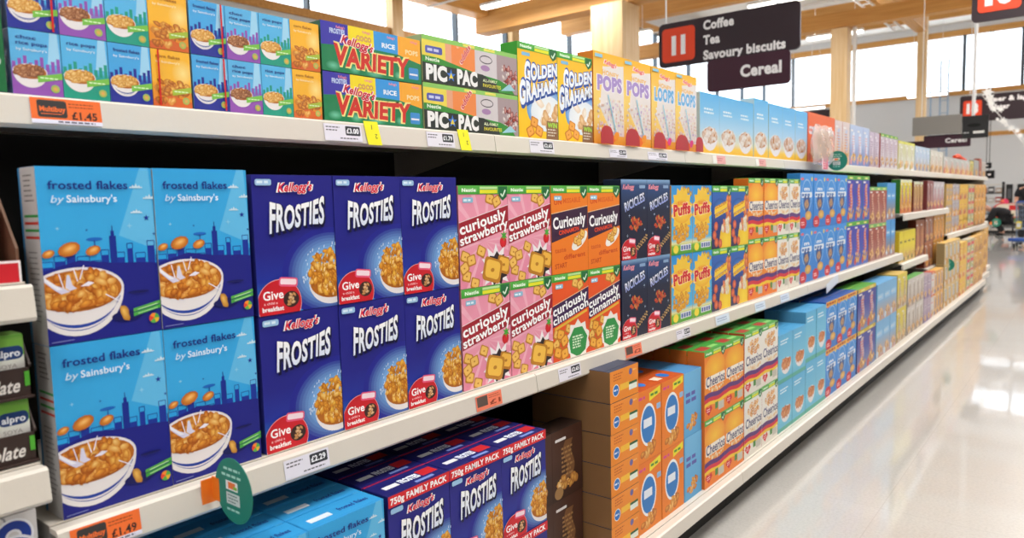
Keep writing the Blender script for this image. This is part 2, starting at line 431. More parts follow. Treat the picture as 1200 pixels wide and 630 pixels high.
def art_curious(kind, W=19.8, Hh=26.3):
    a = Art(W, Hh)
    if kind == 'strawberry':
        a.vgrad([(0, '#e88aa6'), (.5, '#f0a0b6'), (1, '#ec94ac')])
        for k in range(14):
            t = k*.46; a.poly([(W*.5, Hh*.45), (W*.5+30*math.cos(t), Hh*.45+30*math.sin(t)), (W*.5+30*math.cos(t+.12), Hh*.45+30*math.sin(t+.12))], '#f3b0c2')
        band, lines2, c = '#a01c2c', ('curiously', 'strawberry'), '#ffffff'
    elif kind == 'cinnamon':
        a.vgrad([(0, '#e8501e'), (1, '#ee5a22')]); band, lines2 = '#3a1a4c', ('curiously', 'cinnamon')
    else:
        a.vgrad([(0, '#f07c1e'), (1, '#f28424')]); band, lines2 = '#3a1e3c', None
    sq = [(W*.62, Hh*.87), (W*.76, Hh*.84), (W*.1, Hh*.31), (W*.22, Hh*.27), (W*.42, Hh*.35), (W*.12, Hh*.12), (W*.08, Hh*.2), (W*.28, Hh*.04)]
    if kind != 'orange': squares(a, sq, W*.085)
    else:
        for (t, y, w, cc) in (('UN', .785, .2, '#d84c16'), ('MISSABLE', .8, .48, '#e0601c'), ('taste', .24, .3, '#d85c1a'), ('different', .155, .6, '#d04c16'), ('START', .06, .32, '#c84812')):
            a.text(t, W*(.08 if t in ('UN', 'START', 'taste') else .32), Hh*y, Hh*.055, cc, width=W*w, bold=.03, rot=.04)
    y0, y1 = (Hh*.4, Hh*.56) if kind != 'orange' else (Hh*.36, Hh*.5)
    top0, top1 = (Hh*.64, Hh*.8) if kind != 'orange' else (Hh*.68, Hh*.76)
    a.poly([(0, y0-.1*0), (W, y1), (W, top1), (0, top0)], band)
    a.line([(0, top0+.12), (W, top1+.12)], .22, '#f2d8dc' if kind == 'strawberry' else '#f0c8a0')
    if lines2:
        r = math.atan2(y1-y0, W)
        a.text(lines2[0], W*.02, Hh*.525, Hh*.105, '#ffffff', width=W*.97, bold=.03, rot=r)
        a.text(lines2[1], W*.02, Hh*.42, Hh*.095, '#ffffff', width=W*1.0, bold=.028, rot=r)
    else:
        a.text('Curiously', W*.05, Hh*.51, Hh*.13, '#ffffff', width=W*.9, bold=.03, rot=.08)
        a.text('CINNAMON', W*.2, Hh*.44, Hh*.05, '#e8481c', width=W*.55, bold=.03, rot=.1)
        a.ell(W*.76, Hh*.36, W*.25, Hh*.075, '#f4f0e8', rot=.5); squares(a, [(W*.66, Hh*.36), (W*.78, Hh*.4), (W*.84, Hh*.44), (W*.74, Hh*.34)], W*.07)
    if kind == 'strawberry':
        a.ell(W*.88, Hh*.425, W*.07, Hh*.06, '#e02430', '#c81422'); a.star(W*.9, Hh*.49, W*.08, '#4ca83c', 6, .4)
        a.star(W*.72, Hh*.17, W*.33, '#f6eef0', 11, .62); a.star(W*.74, Hh*.16, W*.24, '#2a1c20', 9, .75)
        squares(a, [(W*.88, Hh*.19)], W*.14, ('#f0b848', '#b87820')); squares(a, [(W*.64, Hh*.15)], W*.19, ('#f4c04c', '#c08024'))
    if kind == 'cinnamon':
        a.line([(W*.05, Hh*.375), (W*.95, Hh*.52)], Hh*.03, '#e8b83a')
        a.star(W*.68, Hh*.17, W*.36, '#f4efe8', 10, .8)
        a.poly([(W*.68+W*.27*math.cos(.2+k*2*PI/7), Hh*.17+W*.25*math.sin(.2+k*2*PI/7)) for k in range(7)], '#2e9448')
        a.lines(W*.52, Hh*.225, W*.32, 5, Hh*.032, Hh*.02, '#d8f0d0')
        squares(a, [(W*.2, Hh*.3), (W*.3, Hh*.22), (W*.12, Hh*.1), (W*.3, Hh*.07)], W*.1, ('#f2b040', '#c8741c'))
    a.rrect(W*.08, Hh*.835, W*.28, Hh*.885, .3, '#8cc0dc'); a.lines(W*.1, Hh*.85, W*.15, 1, .3, .5, '#e8f6fc')
    nestle_strip(a); return a
def art_ricicles(W=17, Hh=27.5):
    a = Art(W, Hh); a.vgrad([(0, '#141a34'), (.6, '#16203c'), (.93, '#2a4a7c'), (1, '#8cb4dc')])
    a.text('Kellogg', W*.06, Hh*.88, Hh*.06, '#e8909c', width=W*.42, bold=.04, shear=.3); a.rrect(W*.7, Hh*.89, W*.93, Hh*.93, .2, '#8aa8cc')
    a.text('RICICLES', W*.15, Hh*.6, Hh*.11, '#8c9ce0', width=W*.8, bold=.035, rot=.26, col2='#f4f8ff', shadow='#0c1226')
    a.flakes(W*.55, Hh*.44, W*.24, Hh*.08, .8, 40, 5, pal=(('#e8b060', '#a05a20'), ('#d83c2c', '#8c1c18'), ('#e86030', '#a82c1c')))
    for k in range(22):
        t = k/21; a.blob(W*(.5+.5*t), Hh*(.1+.18*t)+.8*math.sin(k*2.1), .5, '#f4dc9c', '#b8843c', random.Random(k), .6, 7)
    for (x, y) in ((.88, .64), (.22, .3), (.3, .55), (.9, .36)): a.star(W*x, Hh*y, .7, '#c8e0fc', 4, .2)
    badge(a, W*.27, Hh*.07, W*.3); return a
def art_puffs(W=17, Hh=26.5):
    a = Art(W, Hh); a.vgrad([(0, '#4c9c2c'), (.12, '#6cb83c'), (.16, '#e8e0a0'), (.22, '#58b8e4'), (.6, '#3ca4e0'), (1, '#2c94dc')])
    for (x, y, r) in ((.8, .93, 1.3), (.62, .95, 1.1), (.92, .88, 1.0), (.7, .9, .9)): a.ell(W*x, Hh*y, r, r, '#f8d040', '#a86c1c')
    a.star(W*.5, Hh*.64, W*.52, '#f4c83c', 14, .8); a.ell(W*.5, Hh*.62, W*.44, Hh*.17, '#fce04c', '#f0b02c')
    a.text('SUGAR', W*.3, Hh*.72, Hh*.045, '#e85a2c', width=W*.38, bold=.03)
    a.text('Puffs', W*.1, Hh*.56, Hh*.16, '#d4202c', width=W*.82, bold=.05, rot=.07, outline='#fff0c0', ow=.03)
    a.flakes(W*.48, Hh*.3, W*.38, Hh*.13, 1.3, 42, 3, pal=(('#fcd048', '#d8922c'), ('#f8c038', '#c87c1c')), asp=.85)
    a.ell(W*.2, Hh*.08, W*.12, Hh*.06, '#f4dc48'); a.rrect(W*.42, Hh*.05, W*.93, Hh*.14, .3, '#e8e8f0')
    for k in range(4): a.rrect(W*(.45+.12*k), Hh*.06, W*(.54+.12*k), Hh*.125, .2, '#5870a8')
    return a
def art_nuggets(W=20, Hh=26.5):
    a = Art(W, Hh); a.vgrad([(0, '#2c2c50'), (.4, '#28347c'), (.6, '#2858ac'), (1, '#2c68bc')])
    a.ell(W*.75, Hh*.1, W*.36, Hh*.34, '#f8d838', '#f0c028'); a.flakes(W*.88, Hh*.6, W*.12, Hh*.24, 2.1, 14, 5, pal=(('#f49c5c', '#c8602c'),), asp=.9)
    a.flakes(W*.72, Hh*.36, W*.2, Hh*.12, 1.7, 16, 6, pal=(('#f4a878', '#d0643c'), ('#f8f0e0', '#d8c8a8')), asp=.8)
    for (x, y) in ((.2, .36), (.22, .1), (.12, .22), (.42, .08)): a.ell(W*x, Hh*y, 1.9, 1.9, '#f0885c', '#c85030')
    a.ell(W*.42, Hh*.66, W*.36, Hh*.14, '#3c8cd8', '#2050a0')
    a.poly([(W*.12, Hh*.55), (W*.78, Hh*.65), (W*.8, Hh*.76), (W*.14, Hh*.66)], '#f8d02c'); a.text('GOLDEN', W*.16, Hh*.625, Hh*.05, '#c8741c', width=W*.6, bold=.04, rot=.2)
    a.poly([(W*.16, Hh*.49), (W*.8, Hh*.59), (W*.8, Hh*.64), (W*.15, Hh*.55)], '#f8d02c'); a.text('NUGGETS', W*.18, Hh*.508, Hh*.045, '#c8741c', width=W*.58, bold=.04, rot=.2)
    nestle_strip(a, Hh*.1); return a
def art_cheerios(honey, W=19, Hh=28.2):
    a = Art(W, Hh)
    if honey:
        a.vgrad([(0, '#ee7c1c'), (.5, '#f4902a'), (1, '#f08020')]); a.ell(W*.5, Hh*.72, W*.5, Hh*.2, '#fcc838', '#f49a2a')
    else:
        a.vgrad([(0, '#ece6da'), (1, '#f0ece4')])
        rnd = random.Random(6)
        for k in range(26):
            t = rnd.uniform(0, 2*PI); q = math.sqrt(rnd.random()); x, y = W*.5+W*.33*q*math.cos(t), Hh*.75+Hh*.11*q*math.sin(t)
            a.ring(x, y, 1.1, 1.0, .55, rnd.choice(['#e0a050', '#c88438', '#f0c480', '#d89058']), 12)
    a.rrect(W*.05, Hh*.46, W*.99, Hh*.62, .9, '#f4ece0' if honey else '#f0ece4')
    a.text('Cheerios', W*.08, Hh*.475, Hh*.15, '#2c2a58', width=W*.9, bold=.02, col2='#3c3a78')
    a.flakes(W*.5, Hh*.42, W*.42, Hh*.03, .9, 16, 4, pal=(('#f4dca8', '#dca868'), ('#fff8ea', '#e8c890')))
    for (y0, y1, c) in ((.30, .37, '#5a2c78'), (.24, .3, '#d8283c'), (.19, .24, '#f4c82c')):
        P = [(W*k/10, Hh*(y1+.015*math.sin(k*.7))) for k in range(11)]; Q = [(W*k/10, Hh*(y0+.015*math.sin(k*.7))) for k in range(11)]
        a.poly(P+Q[::-1], c)
    a.poly([(W*.2, Hh*.05), (W*.04, Hh*.14), (W*.1, Hh*.2), (W*.2, Hh*.165), (W*.3, Hh*.2), (W*.36, Hh*.14)], '#d4202c'); a.lines(W*.11, Hh*.14, W*.16, 2, .8, .35, '#ffe0e0')
    a.rect(W*.66, Hh*.06, W*.94, Hh*.18, '#c8c4b8'); a.rect(W*.5, Hh*.1, W*.64, Hh*.2, '#48883c')
    nestle_strip(a, Hh*.08); return a
def art_heart(W=22.8, Hh=29.6, band=False, glossy=False):
    a = Art(W, Hh); a.vgrad([(0, '#2a78cc'), (.5, '#2f86da'), (1, '#3a94e4' if not glossy else '#8cc8f0')])
    a.ell(W*.5, Hh*.6, W*.38, Hh*.3, '#dce8f4', '#9cc4ea'); a.ell(W*.5, Hh*.6, W*.35, Hh*.28, '#3c90dc')
    a.rrect(W*.1, Hh*.56, W*.9, Hh*.66, 1, '#e4ecf4'); a.lines(W*.14, Hh*.585, W*.7, 1, 1, 1.4, '#4a78b8')
    a.text('m', W*.3, Hh*.69, Hh*.07, '#e8f2fc', width=W*.4, bold=.04)
    P = [(W*.5+W*.24*math.sin(t)**3, Hh*.43+W*.018*(13*math.cos(t)-5*math.cos(2*t)-2*math.cos(3*t)-math.cos(4*t))) for t in [k*2*PI/24 for k in range(24)]]
    a.poly(P, '#22488c'); a.flakes(W*.5, Hh*.44, W*.15, Hh*.06, 1.4, 16, 5, pal=(('#d8b48c', '#9c7048'),))
    a.ell(W*.62, Hh*.23, W*.24, Hh*.085, '#f0c468', '#c8964c'); a.ell(W*.24, Hh*.1, W*.26, Hh*.11, '#d8303c', '#c02030'); a.lines(W*.1, Hh*.1, W*.26, 2, 1.1, .5, '#ffdcdc')
    a.ell(W*.16, Hh*.9, W*.12, Hh*.025, '#e06878'); a.ell(W*.88, Hh*.9, 1.2, 1.2, '#e8d84c')
    if band: a.rect(0, Hh*.9, W, Hh, '#f0b42c'); a.lines(W*.04, Hh*.925, W*.9, 1, 1, 1.4, '#b04418')
    return a
def art_generic(W, Hh, c1, c2, acc, acc2, top=None, seed=1, swirl=True, dot='#e8b458'):
    """soft pack front seen only from far off"""
    a = Art(W, Hh); a.vgrad([(0, c2), (.35, mix_hex(c1, c2)), (.6, c1), (1, c1)])
    rnd = random.Random(seed)
    if swirl:
        P = [(W*(.34+.1*math.sin(k*.45+.3)+.012*k), Hh*(.26+.56*k/12)) for k in range(13)]; Q = [(x+W*.26, y) for x, y in P]
        a.poly(P+Q[::-1], acc)
        a.lines(W*.3, Hh*.7, W*.42, 7, Hh*.065, Hh*.03, acc2, rnd); a.rrect(W*.1, Hh*.84, W*.45, Hh*.88, W*.02, '#e8e4e4')
    else:
        a.rrect(W*.1, Hh*.56, W*.9, Hh*.72, W*.1, acc); a.lines(W*.16, Hh*.62, W*.66, 1, 1, Hh*.05, acc2, rnd)
    a.flakes(W*.52, Hh*.2, W*.33, Hh*.1, W*.09, 18, seed, pal=((dot, '#a8642c'), ('#f4dcae', dot)))
    a.ell(W*.2, Hh*.1, W*.14, W*.12, acc2)
    if top: a.rect(0, Hh*.91, W, Hh, top); a.rect(W*.3, Hh*.93, W*.7, Hh*.97, '#e8e48c')
    return a
def mix_hex(a, b):
    a = a.lstrip('#'); b = b.lstrip('#')
    return '#'+''.join('%02x' % ((int(a[i:i+2], 16)+int(b[i:i+2], 16))//2) for i in (0, 2, 4))
def art_grahams(W=21, Hh=28.2):
    a = Art(W, Hh); a.vgrad([(0, '#f8c41c'), (.5, '#fcd02c'), (1, '#f8bc24')])
    a.ell(W*.7, Hh*.32, W*.5, Hh*.24, '#f4f4f4', '#5c9cdc'); a.ell(W*.72, Hh*.28, W*.42, Hh*.2, '#fcfcfc', '#e4ecf4')
    a.flakes(W*.72, Hh*.28, W*.3, Hh*.15, 2.4, 14, 4, pal=(('#f0d0a0', '#d49c60'), ('#fcf4ea', '#ecd8c0')))
    def w1(x0, x1, y0, y1, h0, h1): return lambda u, v: (x0+(x1-x0)*u, y0+(y1-y0)*u**.8+(h0+(h1-h0)*min(1, u*2.2))*v)
    g1 = w1(W*.16, W*1.0, Hh*.58, Hh*.72, Hh*.23, Hh*.13); g2 = w1(W*.03, W*1.04, Hh*.33, Hh*.56, Hh*.27, Hh*.13)
    for g, t in ((g1, 'GOLDEN'), (g2, 'GRAHAMS')):
        a.text(t, 0, 0, 1, '#2c52a8', bold=.15, warp=lambda u, v, g=g: (g(u, v)[0]+.1, g(u, v)[1]-.25))
        a.text(t, 0, 0, 1, '#eef4fc', bold=.05, warp=g)
    squares(a, [(W*.38, Hh*.17), (W*.28, Hh*.07), (W*.5, Hh*.08)], W*.09, ('#f0a848', '#d07c20'))
    a.poly([(W*.68, 0), (W*.7, Hh*.2), (W*1, Hh*.2), (W*1, 0)], '#8c6444'); a.text('WIN', W*.72, Hh*.13, Hh*.055, '#a8e048', width=W*.25, bold=.04); a.lines(W*.72, Hh*.1, W*.24, 3, .9, .4, '#e0d8c8')
    a.rrect(W*.1, Hh*.865, W*.3, Hh*.9, .3, '#7cb8dc')
    nestle_strip(a, Hh*.075); return a
def art_loops(word, W=20.5, Hh=31):
    a = Art(W, Hh); a.vgrad([(0, '#f4a428'), (.25, '#f4cc6c'), (.6, '#f6d470'), (1, '#f8b828')])
    a.poly([(W*.3, Hh*.85), (W, Hh*.9), (W, Hh*.1), (W*.6, Hh*.1), (W*.2, Hh*.4)], '#e8e0dc')
    kelloggs(a, W*.55, Hh*.875, Hh*.045, W*.4, -.1)
    c = '#a890cc' if word == 'POPS' else '#6cb0e0'
    a.text('HONEY' if word == 'POPS' else 'HONEY', W*.28, Hh*.765, Hh*.055, '#e8b868', width=W*.55, bold=.04, rot=-.06)
    a.text(word, W*.12, Hh*.6, Hh*.15, c, width=W*.82, bold=.06, outline='#f4f0f8', ow=.03)
    rnd = random.Random(3)
    for k in range(110):
        a.z += .3; x, y = W*rnd.uniform(.1, .97), Hh*rnd.uniform(.12, .5); a.ell(x, y, .5, .5, rnd.choice(['#e8c8d0', '#d8b8a8', '#ecdcc0', '#c8b0d0', '#f0ece8']), n=7)
    a.line([(W*.45, Hh*.55), (W*.7, Hh*.15)], .6, '#8ccce0')
    for (x, y, cc) in ((.55, .07, '#f0742c'), (.72, .1, '#f49c34') if word == 'POPS' else (.72, .1, '#e84c94'), (.4, .05, '#f8d028')): a.blob(W*x, Hh*y, 2.2, cc, cc, rnd, .8, 11)
    a.rrect(W*.04, Hh*.94, W*.28, Hh*.975, .2, '#90c8e0')
    return a
def art_sky(W=20.5, Hh=26, own=1):
    a = Art(W, Hh); a.vgrad([(0, '#f0b824'), (.1, '#f4c848'), (.2, '#e0dcc8'), (.4, '#b0d4ee'), (.7, '#7cc0ec'), (1, '#58b0e8')])
    bowl(a, W*.5, Hh*.3, W*.4, Hh*.14, Hh*.12, body='#e8e4ea', stripe=None, seed=own, r=1.7, n=46, pal=(('#ecd4c4', '#ccaa90'), ('#e0c4b0', '#c09c84'), ('#f0e8e4', '#d8ccc8')))
    a.lines(W*.2, Hh*.72, W*.5, 2, Hh*.06, Hh*.03, '#e4f2fc'); return a
def art_mini(kind, W, Hh):
    gold = kind == 'corn flakes'
    a = Art(W, Hh)
    top, low = {'choc rice pops': ('#5cb4e6', '#9454b4'), 'rice pops': ('#58b6e8', '#1c9c84'), 'frosted flakes': ('#48a8e4', '#202c94'), 'corn flakes': ('#f8b830', '#e89020')}[kind]
    a.vgrad([(0, low), (.33, low), (.4, mix_hex(top, low)), (.45, top), (1, top)])
    if gold: a.ell(W*.8, Hh*.62, W*.3, Hh*.25, '#fce08c', '#f8b830')
    else:
        a.poly([(W*.8, Hh), (W*.95, Hh), (W*.98, Hh*.5), (W*.72, Hh*.5)], '#a0d4f0')
        for k in range(9): a.rect(W*(.02+.11*k), Hh*.38, W*(.09+.11*k), Hh*(.5+.05*((k*7) % 3)), low)
    brown = kind.startswith('choc')
    pal = (('#b07850', '#703c20'), ('#d8a070', '#8c5030')) if brown else (('#f4c468', '#c07c2c'), ('#f8dc94', '#d89438'))
    if gold: a.flakes(W*.5, Hh*.33, W*.42, Hh*.14, W*.1, 50, 4, pal=(('#f8cc60', '#c46c20'), ('#e89838', '#a04c10'))); a.poly([(0, Hh*.12), (W*.5, Hh*.2), (W, Hh*.1), (W, 0), (0, 0)], '#d86428'); a.flakes(W*.3, Hh*.1, W*.2, Hh*.04, W*.1, 8, 2)
    else: bowl(a, W*.36, Hh*.36, W*.34, Hh*.12, Hh*.13, stripe='#30509c' if kind == 'frosted flakes' else None, seed=3, r=W*.075, n=44, pal=pal)
    a.poly([(W*.5, Hh*.3), (W, Hh*.38), (W, Hh*.28), (W*.5, Hh*.2)], '#7cc44c' if not gold else '#a8c03c'); a.lines(W*.55, Hh*.27, W*.4, 1, 1, Hh*.02, '#e0f4c8')
    a.ell(W*.84, Hh*.12, W*.09, W*.09, '#f0a050', '#88c060')
    a.text(kind.split(' ')[0] if kind.count(' ') > 1 else kind, W*.12, Hh*.86, Hh*.055, '#243c8c' if not gold else '#b06c14', width=W*(.4 if kind.count(' ') > 1 else .62), bold=.025)
    if kind.count(' ') > 1: a.text('rice pops', W*.12, Hh*.77, Hh*.055, '#243c8c', width=W*.62, bold=.025)
    a.text("by Sainsbury's", W*.12, Hh*.68 if kind.count(' ') > 1 else Hh*.77, Hh*.04, '#e8f6fc' if not gold else '#fdf0c8', width=W*.6, bold=.01)
    return a

def stripes(w, h):
    a = Art(w, h); a.vgrad([(0, '#d0b478'), (1, '#dcc490')]); a.rect(w*.15, h*.3, w*.35, h*.95, '#4c8c54'); a.rect(w*.6, h*.2, w*.8, h*.9, '#4c8c54')
    a.rect(w*.38, h*.05, w*.56, h*.9, '#e8e0d8'); a.rect(w*.1, h*.62, w*.9, h*.82, '#d84c4c'); a.rect(w*.1, h*.08, w*.9, h*.2, '#d84c4c'); a.ell(w*.5, h*.45, w*.2, h*.1, '#f0d8a0'); return a
# ------------------------------------------------------------------ cartons
_cache = {}
def carton_mesh(key, art, w, h, d, side, top, single, toplabel=None):
    """meshes for one kind of box; local frame: front face at x=0 facing +x, y centred, z from 0"""
    if key in _cache: return _cache[key]
    m = MB(); sc, tc = H(side), H(top)
    b = MB(); b.box(-d, 0, -w/2, w/2, 0, h, PRINT, None, ch=.0008)
    for i, f in enumerate(b.f):
        zs = [b.v[k][2] for k in f]; b.c[i] = [tc if min(zs) > h-.001 else sc]*len(f)
    m.add(b)
    # glued flap on the lid
    fl = MB(); fl.box(-d*.93, -d*.07, -w*.49, w*.49, h, h+.0006, PRINT, tc)
    tl = Art(w*100, d*100)
    if toplabel:
        toplabel(tl)
        tl.to(fl, (0, -w/2, h+.0006), (0, 1, 0), (-1, 0, 0), (0, 0, 1))
    fr = MB(); art.to(fr, (0, -w/2, 0), (0, 1, 0), (0, 0, 1), (1, 0, 0))
    if single:
        m.add(fl); m.add(fr); r = (m.mesh('cereal_box'), None, None)
    else:
        r = (m.mesh('carton'), fr.mesh('front_panel'), fl.mesh('top_flap'))
    _cache[key] = r; return r
def tl_ff(a):
    a.rect(a.W*.12, a.H*.3, a.W*.4, a.H*.55, '#d8e4ec'); a.text('frosted flakes', a.W*.5, a.H*.35, a.H*.22, '#18247e', width=a.W*.4, bold=.02)
def tl_fr(a):
    a.rect(a.W*.12, a.H*.35, a.W*.34, a.H*.55, '#e0e0e4'); a.text('FROSTIES', a.W*.38, a.H*.35, a.H*.26, '#e8ecf8', width=a.W*.3, bold=.05)
    a.rect(a.W*.7, a.H*.3, a.W*.95, a.H*.7, '#c4242c'); a.rect(a.W*.5, a.H*.08, a.W*.8, a.H*.2, '#7c90d0'); a.line([(0, a.H*.93), (a.W, a.H*.93)], .3, '#c4242c')
def tl_ne(a):
    a.rect(a.W*.1, a.H*.2, a.W*.5, a.H*.8, '#a82c24'); a.rect(a.W*.55, a.H*.3, a.W*.9, a.H*.6, '#8cc870')
def tl_or(a):
    a.rect(a.W*.1, a.H*.25, a.W*.35, a.H*.6, '#f0d8c0'); a.ell(a.W*.6, a.H*.5, a.W*.14, a.H*.25, '#2c74c8')

def side_panel_mesh(w, h, d):
    a = Art(d*100, h*100); a.rect(0, 0, a.W, a.H, '#c9c6c4'); a.rect(0, 0, a.W*.12, a.H, '#3a8cc4')
    a.lines(a.W*.3, a.H*.95, a.W*.55, 6, a.H*.028, a.H*.008, '#54504e')
    for k, c in enumerate(('#3a9a4a', '#c83a30', '#3a9a4a', '#c83a30')): a.rect(a.W*.2, a.H*(.72-.04*k), a.W, a.H*(.735-.04*k), c)
    a.lines(a.W*.3, a.H*.52, a.W*.55, 14, a.H*.03, a.H*.007, '#6a6664')
    m = MB(); a.to(m, (-d, -w/2, 0), (1, 0, 0), (0, 0, 1), (0, -1, 0)); return m.mesh('side_panel')
RJ = random.Random(77)
def put_box(spec, x, y, z, label, group, jit=True, cat='cereal box', side=False):
    name, key, art, w, h, d, sidec, topc, single, tl = spec
    me, fr, fl = carton_mesh(key, art, w, h, d, sidec, topc, single, tl)
    dx = RJ.uniform(-.0025, 0) if jit else 0; rz = RJ.uniform(-.004, .004) if jit else 0
    if single:
        o = bpy.data.objects.new(name, me); link(o); o.location = (x+dx, y, z)
    else:
        o = empty(name, (x+dx, y, z))
        for nm, mm in (('carton', me), ('front_panel', fr), ('top_flap', fl)): link(bpy.data.objects.new(nm, mm), o)
        if side: link(bpy.data.objects.new('side_panel', side_panel_mesh(w, h, d)), o)
    o.rotation_euler = (0, 0, rz)
    return tag(o, label, cat, group)
ORD = {1: ['only'], 2: ['left', 'right'], 3: ['left', 'middle', 'right'], 4: ['leftmost', 'second', 'third', 'rightmost'], 5: ['leftmost', 'second', 'third', 'fourth', 'rightmost']}
ORDN = ['first', 'second', 'third', 'fourth', 'fifth', 'sixth', 'seventh', 'eighth', 'ninth', 'tenth', 'eleventh', 'twelfth', 'thirteenth', 'fourteenth']
def run(desc, group, name, key, art, y0, y1, n, z, h, x=0., d=.065, rows=1, side='#888888', top='#888888', where='on middle shelf', single=True, tl=None, deep=1, cat='cereal box', sidepanel=False, gap=.0016, rowgap=0.0012, colart=None, dz=None):
    """n columns of boxes between y0 and y1, 'rows' high, 'deep' boxes from front to back"""
    pitch = (y1-y0)/n; w = pitch-gap
    rn = {1: [''], 2: ['lower ', 'upper '], 3: ['bottom ', 'middle ', 'top '], 6: ['bottom ', 'second lowest ', 'third lowest ', 'third highest ', 'second highest ', 'top ']}[rows]
    art = art(w*100, h*100)
    for r in range(rows):
        for c in range(n):
            for q in range(deep):
                if q > 0 and r < rows-1: continue        # only the tops of the front-to-back rows show
                pos = ORD[n][c] if n <= 5 else ORDN[c]
                if n == 1: pos = ''
                lab = desc
                if rows > 1: lab += ', '+rn[r]+'row'
                if pos: lab += (', ' if rows == 1 else ' ')+pos
                if q: lab += ', '+ORDN[q]+' from front'
                lab += ' '+where
                b = put_box((name, key, art, w, h, d, side, top, single, tl), x-q*(d+.002), y0+pitch*(c+.5), z+r*(h+rowgap), lab, group, cat=cat, side=(sidepanel and c == 0 and q == 0))
# ------------------------------------------------------------------ shelving (gondola)
P1 = 1.224
JO = [-.385+P1*k for k in range(6)]+[5.735+1.1025*k for k in range(1, 7)]
def rail_prof(xf, zt):                          # sloped price rail, profile in x,z
    return [(xf-.032, zt-.004), (xf-.004, zt-.002), (xf+.002, zt-.006), (xf+.008, zt-.05), (xf+.003, zt-.056), (xf-.004, zt-.056), (xf-.006, zt-.012), (xf-.032, zt-.012)]
def shelf(parent, y0, y1, xf, z, name='shelf', depth=.47, back=-.52):
    """z is the upper surface (relative to the middle shelf)"""
    zz = S0+z; g = .0012
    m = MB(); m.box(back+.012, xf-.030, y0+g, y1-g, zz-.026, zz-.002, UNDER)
    m.box(back+.012, xf-.030, y0+g, y1-g, zz-.002, zz, PAINT)
    for k in (.25, .6):                          # folded stiffeners underneath
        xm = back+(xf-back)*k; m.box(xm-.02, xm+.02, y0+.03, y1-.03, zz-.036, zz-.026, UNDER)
    o = m.build(name, parent)
    r = MB(); r.prism([(x, zz+dz) for x, dz in rail_prof(xf, 0)], y0+g, y1-g, PAINT); r.build('price_rail', o)
    for yy in (y0+.006, y1-.009):
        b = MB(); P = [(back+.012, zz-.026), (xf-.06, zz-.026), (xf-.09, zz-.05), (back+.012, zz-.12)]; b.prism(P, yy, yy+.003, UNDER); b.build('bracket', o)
    return o
UPZ, UPX = .677, -.100
def far_shelves(k):
    return {5: [(.31, .02), (-.09, .02)], 6: [(.31, .02), (-.226, .02)], 7: [(.035, .02)], 8: [(.03, .02)], 9: [(.025, .02)], 10: [(.02, -.085)]}[k]
for k in range(11):
    y0, y1 = JO[k], JO[k+1]
    pos = 'nearest the camera' if k == 0 else (ORDN[k]+' one along the aisle' if k < 10 else 'at the far end of the aisle')
    t = empty('shelving_bay', (-.5, (y0+y1)/2, 0), label='cream metal shelving bay with black back panel, '+pos, cat='shelving', group='shelving bays of the cereal aisle')
    inv = Vector((-.5, (y0+y1)/2, 0))
    kids = []
    m = MB(); m.box(-.54, -.52, y0+.027, y1-.001, .05, S0+.74, BLACK); kids.append(m.build('back_panel', t))
    m = MB(); m.box(-.545, -.515, y0+.001, y0+.026, 0, S0+.76, DARK); kids.append(m.build('upright', t))
    m = MB(); m.box(-.5, {9: .01, 10: -.1}.get(k, .085), y0+.002, y1-.002, 0, S0-.636-.027, BLACK); kids.append(m.build('kick_plate', t))
    kids.append(shelf(t, y0, y1, {9: .075, 10: -.03}.get(k, .150), -.636))
    if k < 5: kids.append(shelf(t, y0, y1, .03, 0))
    else:
        for (zz, xx) in far_shelves(k): kids.append(shelf(t, y0, y1, xx+.01, zz))
    kids.append(shelf(t, y0, y1, UPX, UPZ, depth=.4))
    for c in kids: c.location = -inv
    if k == 10:
        m = MB(); m.box(-.55, -.14, y1+.002, y1+.022, 0, S0+.76, PAINT); c = m.build('end_panel', t); c.location = -inv
# neighbouring bay on the left, shelves at other heights
ya, yb = -.385-P1, -.389
t = empty('shelving_bay', (-.5, -1, 0), label='cream shelving bay at the left edge holding soya cartons', cat='shelving', group='shelving bays of the cereal aisle')
kids = []
m = MB(); m.box(-.54, -.52, ya, yb, .05, S0+.74, BLACK); kids.append(m.build('back_panel', t))
m = MB(); m.box(-.5, .085, ya, yb, 0, S0-.663, BLACK); kids.append(m.build('kick_plate', t))
for (zz, xx) in ((-.636, .15), (.105, .035), (.382, .035), (UPZ, UPX)): kids.append(shelf(t, ya, yb, xx, zz))
for c in kids: c.location = (.5, 1, 0)

# ------------------------------------------------------------------ stock: middle shelf, near half
mid = S0+.0005
def A_ff(w, h): return art_ff(w, h)
BL = '#2f8cc8'
run("pale blue frosted flakes box with flake bowl", 'frosted flakes boxes on the middle shelf', 'cereal_box', 'ff', A_ff, -.3635, -.0095, 2, mid, .2765, x=0, d=.07, rows=2, side='#b8bcc0', top='#3aa0dc', single=False, tl=tl_ff, sidepanel=True)
run("dark blue flakes box with red badge", 'dark blue flakes boxes on the middle shelf', 'cereal_box', 'fr', lambda w, h: art_frosties(w, h), 0, .57, 3, mid, .2725, d=.075, rows=2, side='#20247c', top='#1c1c70', single=False, tl=tl_fr)
cz = [.575+.198*k for k in range(5)]
run("pink strawberry cereal box with red band", 'strawberry cereal boxes', 'cereal_box', 'cs', lambda w, h: art_curious('strawberry', w, h), cz[0], cz[2], 2, mid, .2625, d=.07, rows=2, side='#c87c90', top='#4ca83c', single=False, tl=tl_ne)
run("orange-red cinnamon cereal box with green badge", 'cinnamon cereal boxes', 'cereal_box', 'cc', lambda w, h: art_curious('cinnamon', w, h), cz[2], cz[4], 2, mid, .2625, d=.07, rows=1, side='#b83c1c', top='#4ca83c', single=False, tl=tl_ne, where='in lower row')
